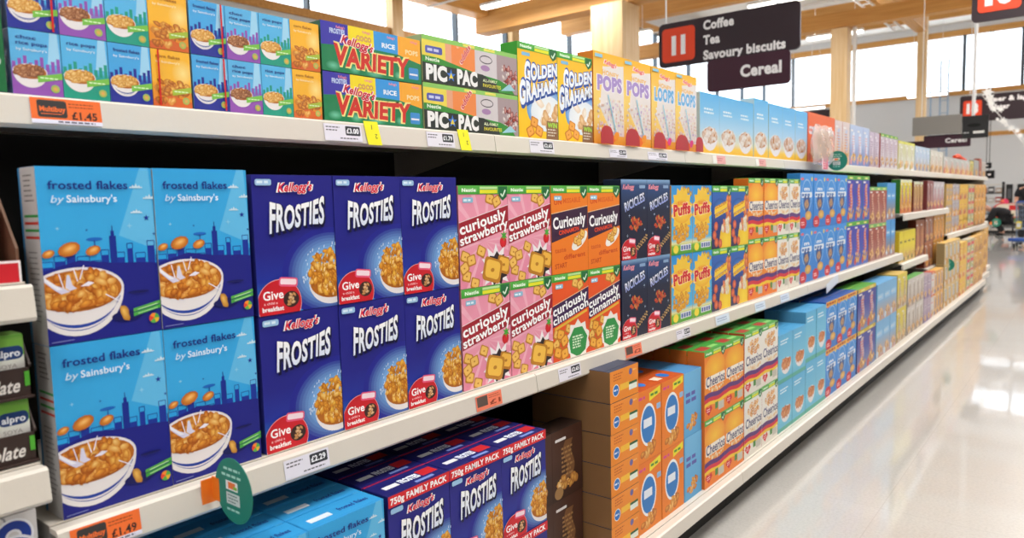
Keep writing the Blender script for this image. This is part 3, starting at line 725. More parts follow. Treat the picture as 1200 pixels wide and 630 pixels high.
run("plain orange cereal box with dark band", 'orange dark band cereal boxes', 'cereal_box', 'co', lambda w, h: art_curious('orange', w, h), cz[2], cz[4], 2, mid+.264, .2625, d=.07, rows=1, side='#c86420', top='#4ca83c', single=False, tl=tl_ne, where='in upper row')
run("navy box with white slanted title", 'navy boxes with slanted titles', 'cereal_box', 'ri', lambda w, h: art_ricicles(w, h), 1.378, 1.738, 2, mid, .2735, d=.07, rows=2, side='#161c38', top='#2c3c64', single=False)
run("sky blue box with yellow cloud", 'sky blue boxes with yellow clouds', 'cereal_box', 'pu', lambda w, h: art_puffs(w, h), 1.745, 2.113, 2, mid, .2635, d=.07, rows=2, side='#d89030', top='#3c94c8', single=False)
run("blue and yellow nuggets box", 'blue and yellow nuggets boxes', 'cereal_box', 'gn', lambda w, h: art_nuggets(w, h), 2.117, 2.517, 2, mid, .263, d=.07, rows=2, side='#2c3c78', top='#4ca83c', single=False)
run("orange box with striped foot", 'orange striped foot boxes on the middle shelf', 'cereal_box', 'ch', lambda w, h: art_cheerios(True, w, h), 2.52, 2.912, 2, mid, .281, d=.07, rows=2, side='#d0641c', top='#4ca83c', single=False)
run("white box with oat rings", 'white oat ring boxes on the middle shelf', 'cereal_box', 'cw', lambda w, h: art_cheerios(False, w, h), 2.914, 3.258, 2, mid, .281, d=.07, rows=2, side='#d8d0c4', top='#4ca83c', single=False)
run("bright blue box with heart shaped bowl", 'bright blue heart bowl boxes', 'cereal_box', 'hb', lambda w, h: art_heart(w, h), 3.262, 4.182, 4, mid, .297, d=.07, rows=2, side='#2c74c0', top='#4c98d8')
G = art_generic
run("purple-blue box with orange swirl and green top", 'purple-blue boxes with green tops', 'cereal_box', 'pb', lambda w, h: G(w, h, '#3c3cae', '#3c64c0', '#dc9c8c', '#c84c3c', '#5cae3c', 4), 4.186, 4.76, 3, mid, .297, d=.1, rows=2, side='#3a9a34', top='#4ca83c')
run("reddish brown box with green top", 'reddish brown boxes with green tops', 'cereal_box', 'rb', lambda w, h: G(w, h, '#a44c3c', '#b88478', '#dca890', '#7c2c20', '#7cc068', 5), 4.766, 5.29, 3, mid, .26, d=.09, rows=2, side='#6c241c', top='#4ca83c')
run("light blue tall box with brown bowl", 'light blue boxes closing the middle shelf', 'cereal_box', 'lb', lambda w, h: G(w, h, '#4c9ee0', '#b48478', '#6cb2e8', '#d8ecf8', None, 6, False), 5.296, 5.594, 2, mid, .276, d=.07, rows=2, side='#4c8cc8', top='#6cb2e8')

# ------------------------------------------------------------------ middle part, far half
A5, A6 = S0+.3105, S0-.0895
w_ = 'on far upper shelf'
run("bright yellow box with red foot", 'yellow boxes far along', 'cereal_box', 'yf', lambda w, h: G(w, h, '#e8d42c', '#d8742c', '#8c8cb0', '#c83424', '#e8ecd0', 7), 5.76, 6.2, 3, A5, .272, x=0, side='#2c6c28', top='#d8d8b0', where=w_)
run("brown and gold box with pale top", 'brown and gold boxes far along', 'cereal_box', 'bg', lambda w, h: G(w, h, '#b48a44', '#a8644c', '#d8b070', '#742c1c', '#d0d8c8', 8), 6.29, 6.7, 3, A5, .258, x=0, side='#6c241c', top='#c8d0c0', where=w_)
run("plum coloured box", 'plum boxes far along', 'cereal_box', 'pm', lambda w, h: G(w, h, '#905858', '#b47870', '#c8a8a0', '#6c2c34', None, 9), 6.92, 7.22, 2, A5, .27, x=0, side='#6c2c2c', top='#986060', where=w_)
run("white and red box with brown foot", 'white and red boxes far along', 'cereal_box', 'wr', lambda w, h: G(w, h, '#c8c0c4', '#a86058', '#a8a0a8', '#c83034', None, 10), 7.23, 7.83, 3, A5, .262, x=0, side='#a08088', top='#c8c0c4', where=w_)
w_ = 'on far lower shelf'
run("yellow box with black lettering", 'yellow boxes on the lower shelf far along', 'cereal_box', 'yb', lambda w, h: G(w, h, '#f0dc28', '#dcb868', '#e8d034', '#4c4418', None, 11, False), 5.76, 6.41, 4, A6, .255, x=0, side='#c8a820', top='#e8dc80', where=w_)
run("orange brown striped box", 'orange brown boxes far along', 'cereal_box', 'ob', lambda w, h: G(w, h, '#a45c34', '#94584c', '#c08060', '#d8942c', None, 12), 6.44, 6.83, 2, A6, .32, x=0, side='#6c2c1c', top='#b87840', where=w_)
A6b = S0-.2255
run("dark orange box with grey swirl", 'dark orange boxes far along', 'cereal_box', 'do', lambda w, h: G(w, h, '#b06c48', '#9c5048', '#b8a8a0', '#4c3438', None, 13), 6.86, 7.28, 2, A6b, .235, x=0, rows=2, side='#7c3824', top='#b07850', where='on the far shelf below')
run("amber box with dark figures", 'amber boxes far along', 'cereal_box', 'am', lambda w, h: G(w, h, '#e0a040', '#d88c34', '#e8b050', '#5c5468', None, 14), 7.3, 7.9, 3, A6b, .235, x=0, rows=2, side='#b87c2c', top='#e0b060', where='on the far shelf below')
A7 = S0+.0355
w_ = 'in far end stack'
run("grey and yellow small box", 'grey and yellow boxes in the far end stack', 'cereal_box', 'gy', lambda w, h: G(w, h, '#d0a85c', '#a09ca8', '#9c9cac', '#d8a030', None, 15, False, '#f0b030'), 7.97, 8.36, 2, A7, .172, x=0, rows=3, side='#a88848', top='#c8b070', where=w_)
run("grey box with orange corner", 'grey and orange boxes in the far end stack', 'cereal_box', 'go', lambda w, h: G(w, h, '#b0a8ac', '#e08834', '#88889c', '#d8cccc', None, 16), 8.38, 8.88, 2, A7, .172, x=0, rows=3, side='#b88848', top='#b8b0a8', where=w_)
run("golden yellow box with red square", 'golden yellow boxes in the far end stack', 'cereal_box', 'yr', lambda w, h: G(w, h, '#e8b82c', '#e0a42c', '#f0cc48', '#c83428', None, 17, False), 8.9, 9.55, 2, A7, .172, x=0, rows=3, side='#c89828', top='#e8c860', where=w_)
run("white box with red and green stripes", 'striped boxes in the far end stack', 'cereal_box', 'rg', lambda w, h: stripes(w, h), 9.58, 10.12, 2, A7, .26, x=0, rows=2, side='#b0a890', top='#c8c0b0', where=w_)
_late = [("amber oat box with brown print", 'amber boxes closing the far end stack', 'ao', lambda w, h: G(w, h, '#e0a034', '#d89038', '#e8b858', '#8c5424', None, 18), 10.17, 11.23, 3, A7, .172, 3, w_), ("last oat box with brown print", 'last oat boxes at the far end', 'ao2', lambda w, h: G(w, h, '#e0a034', '#d89038', '#e8b858', '#8c5424', None, 18), 11.27, 12.3, 3, A7-.005, .172, 3, w_)]

# ------------------------------------------------------------------ bottom shelf
bz = S0-.6355; BX = .112
bw = 'on bottom shelf'
run("large pale blue frosted flakes box", 'frosted flakes boxes on the bottom shelf', 'cereal_box', 'ffb', lambda w, h: art_ff(w, h, 5), -.368, .197, 3, bz, .2535, x=BX, d=.072, rows=2, side='#3a9cd8', top='#3498d4', single=False, tl=tl_ff, where=bw, deep=4)
run("navy family pack, red top band", 'navy family packs on the bottom shelf', 'cereal_box', 'frb', lambda w, h: art_frosties(w, h, True), .205, .769, 3, bz, .2535, x=BX, d=.082, rows=2, side='#1c1c60', top='#1c1c66', single=False, tl=tl_fr, where=bw, deep=4)
def art_wheat(w, h, small=False):
    a = Art(w, h); a.vgrad([(0, '#ee8a1e'), (1, '#f0902a')])
    a.ell(w*.2, h*.36, w*.11, w*.11, '#f4f0e8'); a.ell(w*.2, h*.36, w*.095, w*.095, '#2470c0'); a.lines(w*.13, h*.34, w*.14, 1, 1, w*.03, '#e8f0fc')
    a.poly([(w*.34, h*.3), (w*.7, h*.3), (w*.66, h*.5), (w*.34, h*.5)], '#f8c034'); a.lines(w*.12, h*.85, w*.36, 3, h*.09, h*.04, '#c86018')
    a.ell(w*.72, h*.8, w*.06, w*.06, '#6c64a0'); a.rect(w*.66, h*.2, w*.95, h*.38, '#e8f0e4'); a.rect(w*.66, h*.38, w*.95, h*.46, '#1c5c34'); a.lines(w*.8, h*.8, w*.14, 1, .5, h*.05, '#f8c070'); return a
def art_wheat2(w, h):
    a = Art(w, h); a.vgrad([(0, '#ee841e'), (1, '#ec7c1e')]); a.ell(w*.45, h*.5, w*.32, h*.3, '#f4f4f4'); a.ell(w*.45, h*.5, w*.28, h*.26, '#2c7cc8'); a.lines(w*.26, h*.47, w*.38, 1, 1, h*.12, '#eaf2fc')
    a.poly([(w*.5, h*.82), (w*.96, h*.88), (w*.96, h*.98), (w*.5, h*.93)], '#f0e02c'); a.lines(w*.55, h*.88, w*.36, 1, 1, h*.035, '#4c8c2c'); a.lines(w*.06, h*.88, w*.3, 1, 1, h*.04, '#e04888'); a.rrect(w*.8, h*.66, w*.97, h*.74, .3, '#90b8e0')
    a.flakes(w*.5, h*.14, w*.3, h*.08, w*.1, 12, 3); return a
def art_wheat3(w, h):
    a = Art(w, h); a.vgrad([(0, '#58a8dc'), (1, '#74bce8')]); a.lines(w*.1, h*.62, w*.6, 2, h*.1, h*.06, '#5c5cb0'); a.flakes(w*.5, h*.2, w*.3, h*.1, w*.1, 12, 3); return a
run("dark brown chocolate cereal box", 'dark brown chocolate cereal boxes', 'cereal_box', 'wbb', lambda w, h: G(w, h, '#4a2c20', '#3c241a', '#7c5434', '#a88050', None, 30), .775, 1.098, 2, bz, .215, x=BX-.1, d=.08, rows=2, side='#3a2820', top='#33231c', where=bw)
run("orange wheat biscuit box lying flat", 'flat stacked orange wheat biscuit boxes', 'cereal_box', 'wb', art_wheat, 1.106, 1.282, 1, bz, .098, x=BX, d=.3, rows=6, side='#86623f', top='#2c3450', where='in its stack', single=False)
run("orange box with blue oval", 'orange blue oval boxes', 'cereal_box', 'wc', art_wheat2, 1.29, 1.632, 2, bz, .2425, x=BX-.01, d=.1, rows=2, side='#c05c1c', top='#c4541c', where=bw, single=False, tl=tl_or, deep=3)
run("powder blue oblong box", 'powder blue boxes on the bottom shelf', 'cereal_box', 'wd', art_wheat3, 1.637, 1.786, 1, bz, .24, x=BX-.01, d=.1, rows=2, side='#4c98cc', top='#4c90c4', where=bw, single=False, deep=3)
run("large orange striped-foot box", 'orange striped foot boxes on the bottom shelf', 'cereal_box', 'chb', lambda w, h: art_cheerios(True, w, h), 1.79, 2.185, 2, bz, .2665, x=BX, d=.07, rows=2, side='#d06820', top='#3c9438', where=bw, single=False, tl=tl_ne, deep=4)
run("large white oat ring box", 'white oat ring boxes on the bottom shelf', 'cereal_box', 'cwb', lambda w, h: art_cheerios(False, w, h), 2.188, 2.602, 2, bz, .2705, x=BX, d=.07, rows=2, side='#b83828', top='#3c9438', where=bw, single=False, tl=tl_ne, deep=4)
def art_lb(w, h):
    a = Art(w, h); a.vgrad([(0, '#5cb8d8'), (.3, '#7cc8e4'), (1, '#5cb4e0')]); a.lines(w*.15, h*.85, w*.6, 2, h*.06, h*.03, '#e0f4fc')
    bowl(a, w*.55, h*.38, w*.34, h*.11, h*.12, stripe=None, seed=4, r=w*.09, n=26, pal=(('#e89c60', '#b45c34'), ('#f0b880', '#c87844'))); a.rect(0, 0, w, h*.08, '#58b0a0'); return a
run("aqua blue box with bowl, shorter", 'shorter aqua boxes', 'cereal_box', 'la', art_lb, 2.608, 3.01, 2, bz, .2325, x=BX, d=.07, rows=2, side='#5090b0', top='#4c9ccc', where=bw, deep=3)
run("aqua blue box with bowl, taller", 'taller aqua boxes', 'cereal_box', 'lt', art_lb, 3.015, 3.362, 2, bz, .2605, x=BX, d=.07, rows=2, side='#5090b0', top='#4c9ccc', where=bw, deep=3)
run("blue box with yellow top band", 'blue boxes with yellow band', 'cereal_box', 'hy', lambda w, h: art_heart(w, h, True), 3.367, 4.01, 3, bz, .264, x=BX, d=.07, rows=2, side='#2464b0', top='#1c4c98', where=bw, deep=3)
run("indigo box with yellow and green top", 'indigo boxes on the bottom shelf', 'cereal_box', 'ind', lambda w, h: G(w, h, '#34389c', '#8090b8', '#c8b0b8', '#c84840', '#d8b838', 20), 4.03, 4.5, 2, bz, .262, x=BX, d=.07, rows=2, side='#24286c', top='#58a03c', where=bw, deep=2)
run("pale blue and white box", 'pale blue and white boxes', 'cereal_box', 'pw', lambda w, h: G(w, h, '#7cb8e4', '#c8a098', '#9ccaec', '#c8dcec', None, 21, False), 4.53, 5.14, 3, bz, .252, x=BX, d=.07, rows=2, side='#5c98c8', top='#6cacdc', where=bw, deep=2)
run("lemon yellow and grey box", 'lemon yellow boxes', 'cereal_box', 'ly', lambda w, h: G(w, h, '#e4d048', '#c8b8a8', '#d0c8a8', '#a87848', None, 22), 5.16, 5.49, 2, bz, .256, x=BX, d=.07, rows=2, side='#b8a040', top='#d8b868', where=bw, deep=2)
run("off-white box with brown rings", 'off-white boxes on the bottom shelf', 'cereal_box', 'ow', lambda w, h: G(w, h, '#d4ccc4', '#c0b0a4', '#bcae9c', '#8c786c', None, 23), 5.53, 6.19, 4, bz, .22, x=BX, d=.07, rows=2, side='#989088', top='#5ca04c', where=bw)
run("lavender box", 'lavender boxes', 'cereal_box', 'lv', lambda w, h: G(w, h, '#b8a4b4', '#9c84ac', '#c8b8c4', '#746090', None, 24, False), 6.2, 6.53, 2, bz, .203, x=BX, d=.07, rows=2, side='#887488', top='#a89098', where=bw)
run("white box with scarlet head", 'scarlet headed boxes', 'cereal_box', 'sh', lambda w, h: G(w, h, '#d8d0cc', '#d8d0cc', '#e0dcd8', '#d85844', '#d84030', 25, False), 6.54, 6.7, 1, bz, .203, x=BX, d=.07, rows=2, side='#b8a8a0', top='#c85040', where=bw)
run("apricot box with blue figure", 'apricot boxes', 'cereal_box', 'ap', lambda w, h: G(w, h, '#e4ac58', '#d8a060', '#a8a0a8', '#5c6898', None, 26), 6.71, 7.18, 3, bz, .199, x=BX, d=.07, rows=2, side='#c08838', top='#e0b060', where=bw)
run("golden box with blue stripe", 'golden boxes with blue stripe', 'cereal_box', 'gb', lambda w, h: G(w, h, '#d8b878', '#d0a868', '#8cacc8', '#d8d0c8', None, 27), 7.21, 8.17, 4, bz, .207, x=BX, d=.07, rows=3, side='#8c7a54', top='#e0b860', where=bw)
run("yellow box with red edge", 'yellow red edged boxes', 'cereal_box', 'yre', lambda w, h: G(w, h, '#ecbc3c', '#e8b444', '#f0c860', '#d8442c', None, 28, False), 8.2, 8.68, 2, bz, .188, x=BX, d=.07, rows=3, side='#c83424', top='#e8c468', where=bw)
run("white and green striped box", 'green striped boxes on the bottom shelf', 'cereal_box', 'wg', lambda w, h: stripes(w, h), 8.7, 9.28, 2, bz, .19, x=BX, d=.07, rows=3, side='#b0a890', top='#c8c0b0', where=bw)
DA = lambda w, h: G(w, h, '#e0a844', '#dca04c', '#e8bc64', '#b07840', None, 29)
run("deep amber box", 'deep amber boxes', 'cereal_box', 'da', DA, 9.3, 10.13, 2, bz, .19, x=BX, d=.07, rows=3, side='#b88838', top='#e0b058', where=bw)
run("paler amber box", 'paler amber boxes', 'cereal_box', 'da2', DA, 10.16, 11.23, 3, bz, .19, x=.04, d=.07, rows=3, side='#b88838', top='#e0b058', where=bw)
run("last amber box", 'last amber boxes', 'cereal_box', 'da3', DA, 11.27, 12.3, 3, bz, .19, x=-.06, d=.07, rows=3, side='#b88838', top='#e0b058', where=bw)
for (dsc, grp, key, fn, y0, y1, n, z, h, rows, w_) in _late:
    run(dsc, grp, 'cereal_box', key, fn, y0, y1, n, z, h, x=-.105 if key == 'ao2' else 0, rows=rows, side='#c08c38', top='#d8a850', where=w_)

# ------------------------------------------------------------------ top shelf
uz = S0+UPZ+.0005; UX = -.118
tw = 'on the top shelf'
MINI = {}
def mini_mesh(kind, w, h, d):
    k = (kind, round(w, 4), h)
    if k not in MINI:
        m = MB(); b = MB(); b.box(-d, 0, -w/2, w/2, 0, h, FILM, None, ch=.0008); sc = H('#5c90c0' if kind != 'corn flakes' else '#d89428'); b.c = [[sc]*len(f) for f in b.f]; m.add(b)
        art_mini(kind, w*100, h*100).to(m, (0, -w/2, 0), (0, 1, 0), (0, 0, 1), (1, 0, 0), FILM); MINI[k] = m.mesh('mini_box')
    return MINI[k]
def multipack(y0, y1, z, kinds, strip, label, h=.1035):
    yc = (y0+y1)/2; t = empty('variety_multipack', (UX, yc, z), label=label, cat='cereal multipack', group='shrink wrapped mini cereal packs on the top shelf')
    n = 4; p = (y1-y0)/n
    for k, kd in enumerate(kinds):
        for q in range(2):
            o = link(bpy.data.objects.new('mini_box', mini_mesh(kd, p-.0012, h, .045)), t); o.location = (-q*.046, y0+p*(k+.5)-yc, 0)
    m = MB(); sx = y0+p*strip-yc; m.box(.0032, .0036, sx-.0016, sx+.0016, .001, h-.001, plain('red_tear_tape', '#d02020', .3) if 'red_tear_tape' not in bpy.data.materials else bpy.data.materials['red_tear_tape'])
    m.build('tear_strip', t); return t
K = ['choc rice pops', 'rice pops', 'frosted flakes', 'corn flakes']
K2 = ['frosted flakes', 'choc rice pops', 'rice pops', 'corn flakes']
multipack(-.345, -.043, uz, K, 3.17, 'wrapped pack of four mini cereal boxes, lower left on the top shelf')
multipack(-.345, -.043, uz+.1045, K2, .87, 'wrapped pack of four mini cereal boxes, upper left on the top shelf')
multipack(-.040, .262, uz, K2, .87, 'wrapped mini cereal pack beside the green multipacks, lower one')
multipack(-.040, .262, uz+.1045, K2, .87, 'wrapped mini cereal pack beside the green multipacks, upper one')
def art_variety(W, Hh):
    a = Art(W, Hh); a.rect(0, 0, W, Hh, '#0f7a4c')
    for k, c in enumerate(('#3a34a8', '#f4dc1c', '#3498e0', '#f8ac2c')): a.rect(W*k/4, Hh*.32, W*(k+1)/4, Hh, c)
    for k, (tx, c) in enumerate((('FROSTIES', '#c8d8f4'), ('COCO', '#e8a860'), ('RICE', '#e8f4fc'), ('POPS', '#fbe0a8'))):
        a.text(tx, W*(k/4+.08), Hh*(.78-.05*k), Hh*.1, c, width=W*.14, bold=.04, outline='#7c5060' if k == 1 else None); a.text("Kellogg's", W*(k/4+.14), Hh*.9, Hh*.05, '#f08c98', width=W*.08, bold=.03)
    a.poly([(0, 0), (W, 0), (W, Hh*.45), (W*.75, Hh*.58), (W*.4, Hh*.6), (0, Hh*.52)], '#0f7f4e')
    for (x, y, r) in ((.1, .12, .07), (.5, .08, .1), (.75, .12, .05), (.3, .1, .06)): a.ell(W*x, Hh*y, W*r, Hh*.1, '#6cc4a0', '#0f7f4e')
    a.rrect(W*.86, Hh*.08, W*.97, Hh*.34, .4, '#3c8cd0'); a.rect(W*.87, Hh*.17, W*.96, Hh*.21, '#e8e8f0')
    for (t, b, c) in (('VARIETY', .1, '#f4e08c'), ('VARIETY', .045, '#d02c20')):
        a.text(t, 0, 0, 1, c, bold=b, warp=lambda u, v: (W*.1+W*.76*u+W*.01*v, Hh*(.17-.06*u)+Hh*(.42-.06*math.sin(u*PI)-.0*u)*v))
    a.text("Kellogg's", W*.18, Hh*.62, Hh*.17, '#c81c38', width=W*.3, bold=.035, shear=.3, rot=-.12, outline='#fce8ec', ow=.035)
    return a
def art_picpac(W, Hh):
    a = Art(W, Hh)
    for (x0, x1, c) in ((0, .22, '#ecd850'), (.22, .28, '#e8a480'), (.28, .52, '#f08a44'), (.52, .76, '#d4ccd0'), (.76, 1, '#a89498')): a.rect(W*x0, 0, W*x1, Hh, c)
    a.rect(0, Hh*.9, W, Hh, '#8cc860'); a.rect(W*.4, Hh*.92, W*.52, Hh*.98, '#e8e060'); a.rect(W*.62, Hh*.92, W*.74, Hh*.98, '#e8e060')
    a.rrect(W*.03, Hh*.62, W*.19, Hh*.78, .5, '#4c54b0'); a.lines(W*.05, Hh*.67, W*.12, 1, 1, Hh*.06, '#c8ccec')
    a.ell(W*.1, Hh*.7, W*.1, Hh*.1, '#f4e470') if False else None
    a.text('oddds', W*.38, Hh*.5, Hh*.13, '#d03444', width=W*.16, bold=.04, rot=.9, outline='#fff4ec')
    a.ring(W*.64, Hh*.72, W*.07, Hh*.1, .3, '#544c54'); a.ell(W*.63, Hh*.52, W*.05, Hh*.07, '#a880b0'); a.flakes(W*.9, Hh*.4, W*.09, Hh*.3, 1.0, 40, 4, pal=(('#e8a8a0', '#7c3434'), ('#f0e8e4', '#a89090'), ('#c84c3c', '#4c1c1c')))
    a.poly([(0, Hh*.56), (W*.15, Hh*.55), (W*.5, Hh*.38), (W*.78, Hh*.3), (W*.9, Hh*.2), (W*.96, 0), (0, 0)], '#2f8c2c')
    a.poly([(0, Hh*.42), (W*.6, Hh*.36), (W*.75, Hh*.2), (W*.78, 0), (0, 0)], '#1c2620')
    a.text('Nestle', W*.03, Hh*.46, Hh*.08, '#e8f4e0', width=W*.13, bold=.03)
    a.text('PIC', W*.03, Hh*.07, Hh*.31, '#f2f2f2', width=W*.2, bold=.06); a.star(W*.27, Hh*.21, W*.045, '#3878d8'); a.poly([(W*.25, Hh*.15), (W*.29, Hh*.15), (W*.27, Hh*.27)], '#f0d838')
    a.text('PAC', W*.33, Hh*.07, Hh*.31, '#f2f2f2', width=W*.21, bold=.06)
    a.text('ALL-FAMILY', W*.6, Hh*.2, Hh*.07, '#e8f4c8', width=W*.16, bold=.02); a.text('FAVOURITES', W*.6, Hh*.08, Hh*.08, '#e8dc38', width=W*.2, bold=.02)
    a.poly([(W*.8, Hh*.05), (W*.97, Hh*.1), (W*.9, Hh*.25)], '#9cd0e0'); return a
def filmpack(name, key, fn, y0, y1, z, h, label, grp, side, d=.11):
    w = y1-y0-.002; me = _cache.get(key)
    if not me:
        b = MB(); b.box(-d, 0, -w/2, w/2, 0, h, FILM, H(side), ch=.0012); m = b.mesh('wrapped_tray')
        f = MB(); fn(w*100, h*100).to(f, (0, -w/2, 0), (0, 1, 0), (0, 0, 1), (1, 0, 0), FILM); me = _cache[key] = (m, f.mesh('front_panel'))
    t = empty(name, (UX, (y0+y1)/2, z), label=label, cat='cereal multipack', group=grp)
    link(bpy.data.objects.new('carton', me[0]), t); link(bpy.data.objects.new('front_panel', me[1]), t)
filmpack('cereal_multipack', 'va', art_variety, .266, .577, uz, .1095, "green multipack with big red lettering, lower of two", 'green multipacks with red lettering', '#185c40')
filmpack('cereal_multipack', 'va', art_variety, .266, .577, uz+.1115, .1095, "green multipack with big red lettering, upper of two", 'green multipacks with red lettering', '#185c40')
filmpack('cereal_multipack', 'pp', art_picpac, .581, .978, uz, .119, "mixed cereal pack with green and black band, lower of two", 'mixed packs with green and black band', '#b8c890', .15)
filmpack('cereal_multipack', 'pp', art_picpac, .581, .978, uz+.121, .119, "mixed cereal pack with green and black band, upper of two", 'mixed packs with green and black band', '#b8c890', .15)
run("yellow box with blue-edged lettering, green top,", 'yellow boxes with blue edged lettering', 'cereal_box', 'gg', art_grahams, .982, 1.396, 2, uz, .283, x=UX, rows=1, side='#3c9a34', top='#4ca83c', where=tw, single=False, tl=tl_ne)
run("yellow box with purple title behind red stop,", 'yellow boxes with purple titles', 'cereal_box', 'po', lambda w, h: art_loops('POPS', w, h), 1.402, 1.815, 2, uz, .315, x=UX, rows=1, side='#e07c24', top='#f0a840', where=tw, single=False)
run("yellow box with blue title behind red stop,", 'yellow boxes with blue titles', 'cereal_box', 'lo', lambda w, h: art_loops('LOOPS', w, h), 1.822, 2.232, 2, uz, .315, x=UX, rows=1, side='#e0a030', top='#f0a840', where=tw, single=False)
run("pale sky blue box with yellow foot", 'sky blue boxes on the top shelf', 'cereal_box', 'sk', lambda w, h: art_sky(w, h), 2.263, 2.893, 3, uz, .262, x=UX, rows=1, side='#b0c8d0', top='#8cc8ec', where=tw+' left half')
run("taller sky blue box with yellow foot", 'tall sky blue box', 'cereal_box', 'st', lambda w, h: art_sky(w, h), 2.896, 3.1, 1, uz, .292, x=UX, side='#b0c8d0', top='#8cc8ec', where=tw)
run("sky blue box with brown bowl", 'sky blue boxes with brown bowls', 'cereal_box', 'sb', lambda w, h: art_sky(w, h, 3), 3.11, 3.755, 3, uz, .285, x=UX, side='#b0b8a0', top='#8cc8ec', where=tw)
run("deep orange box with white label", 'deep orange boxes', 'cereal_box', 'or', lambda w, h: G(w, h, '#e86428', '#ec7434', '#dcd4dc', '#c84c24', None, 31, False), 3.765, 4.33, 3, uz, .292, x=UX, side='#c84c20', top='#e87038', where=tw)
run("cream box with orange tint", 'cream boxes on the top shelf', 'cereal_box', 'cr', lambda w, h: G(w, h, '#d8c8c8', '#e0b088', '#b8c0dc', '#d88848', None, 32), 4.335, 4.69, 2, uz, .285, x=UX, side='#c86840', top='#e8dcd8', where=tw)
run("white and blue box", 'white and blue boxes on the top shelf', 'cereal_box', 'wb2', lambda w, h: G(w, h, '#b4c4e4', '#7484c0', '#dce4f4', '#d898a0', None, 33), 4.7, 5.24, 3, uz, .28, x=UX, side='#7488b0', top='#d8e4f4', where=tw)
run("pale pink box", 'pale pink boxes on the top shelf', 'cereal_box', 'pk', lambda w, h: G(w, h, '#c8b8cc', '#c0a8b0', '#e0d4e0', '#8c6c8c', None, 34), 5.25, 5.56, 2, uz, .262, x=UX, side='#58303c', top='#d8ccd8', where=tw)
run("lilac grey box with green top", 'lilac grey boxes', 'cereal_box', 'lg', lambda w, h: G(w, h, '#c8b8c8', '#d8d4d8', '#e4dce4', '#a06c70', '#6cb050', 35), 5.6, 6.22, 4, uz, .27, x=UX, side='#a03c28', top='#5ca83c', where=tw)
run("pale yellow box", 'pale yellow boxes on the top shelf', 'cereal_box', 'py', lambda w, h: G(w, h, '#d8d8b0', '#e4e4e8', '#ecece4', '#b0a050', '#e0e058', 36), 6.26, 6.95, 3, uz, .245, x=UX, side='#c8bc58', top='#e8e4a0', where=tw)
run("ice blue box", 'ice blue boxes on the top shelf', 'cereal_box', 'ib', lambda w, h: G(w, h, '#bcd0e4', '#c8b8a4', '#e0e8f0', '#6c84c0', None, 37), 6.98, 7.72, 4, uz, .232, x=UX, side='#8c9cb0', top='#d8e8f0', where=tw)
run("beige box with green edge", 'beige boxes on the top shelf', 'cereal_box', 'be', lambda w, h: G(w, h, '#d4d0c4', '#d8b898', '#e8e4dc', '#a87c58', None, 38), 7.75, 8.5, 3, uz, .222, x=UX, side='#6c8c48', top='#d8d8c8', where=tw)
run("short pastel box", 'short pastel boxes at the far end', 'cereal_box', 'sp', lambda w, h: G(w, h, '#c4c4c0', '#d8a888', '#dcdcd8', '#c86450', None, 39), 8.55, 10.6, 5, uz, .185, x=UX, side='#a8a094', top='#d0ccc4', where=tw)
run("short box with yellow and red figure", 'short yellow red box', 'cereal_box', 'syr', lambda w, h: G(w, h, '#e0d070', '#e0a848', '#4c9c58', '#d83c30', None, 40), 10.65, 10.95, 1, uz, .19, x=UX, side='#b8a860', top='#d8c878', where=tw)
run("wide grey box", 'wide grey boxes at the far end', 'cereal_box', 'wgx', lambda w, h: G(w, h, '#a8a8a4', '#b0a8a0', '#b4b4b0', '#909090', None, 41, False), 11.0, 11.5, 1, uz, .215, x=UX, side='#989890', top='#b8b8b0', where=tw)
run("rust red box", 'rust red box at the far end', 'cereal_box', 'rr', lambda w, h: G(w, h, '#a85038', '#a04830', '#b86850', '#904030', None, 42, False), 11.55, 11.8, 1, uz, .25, x=UX, side='#a04c34', top='#b06048', where=tw)
run("pale grey end box", 'pale grey end box', 'cereal_box', 'pg', lambda w, h: G(w, h, '#c4bcb4', '#b8a898', '#ccc4bc', '#a09080', None, 43, False), 11.85, 12.3, 1, uz, .21, x=UX, side='#b0a898', top='#c8c0b8', where=tw)
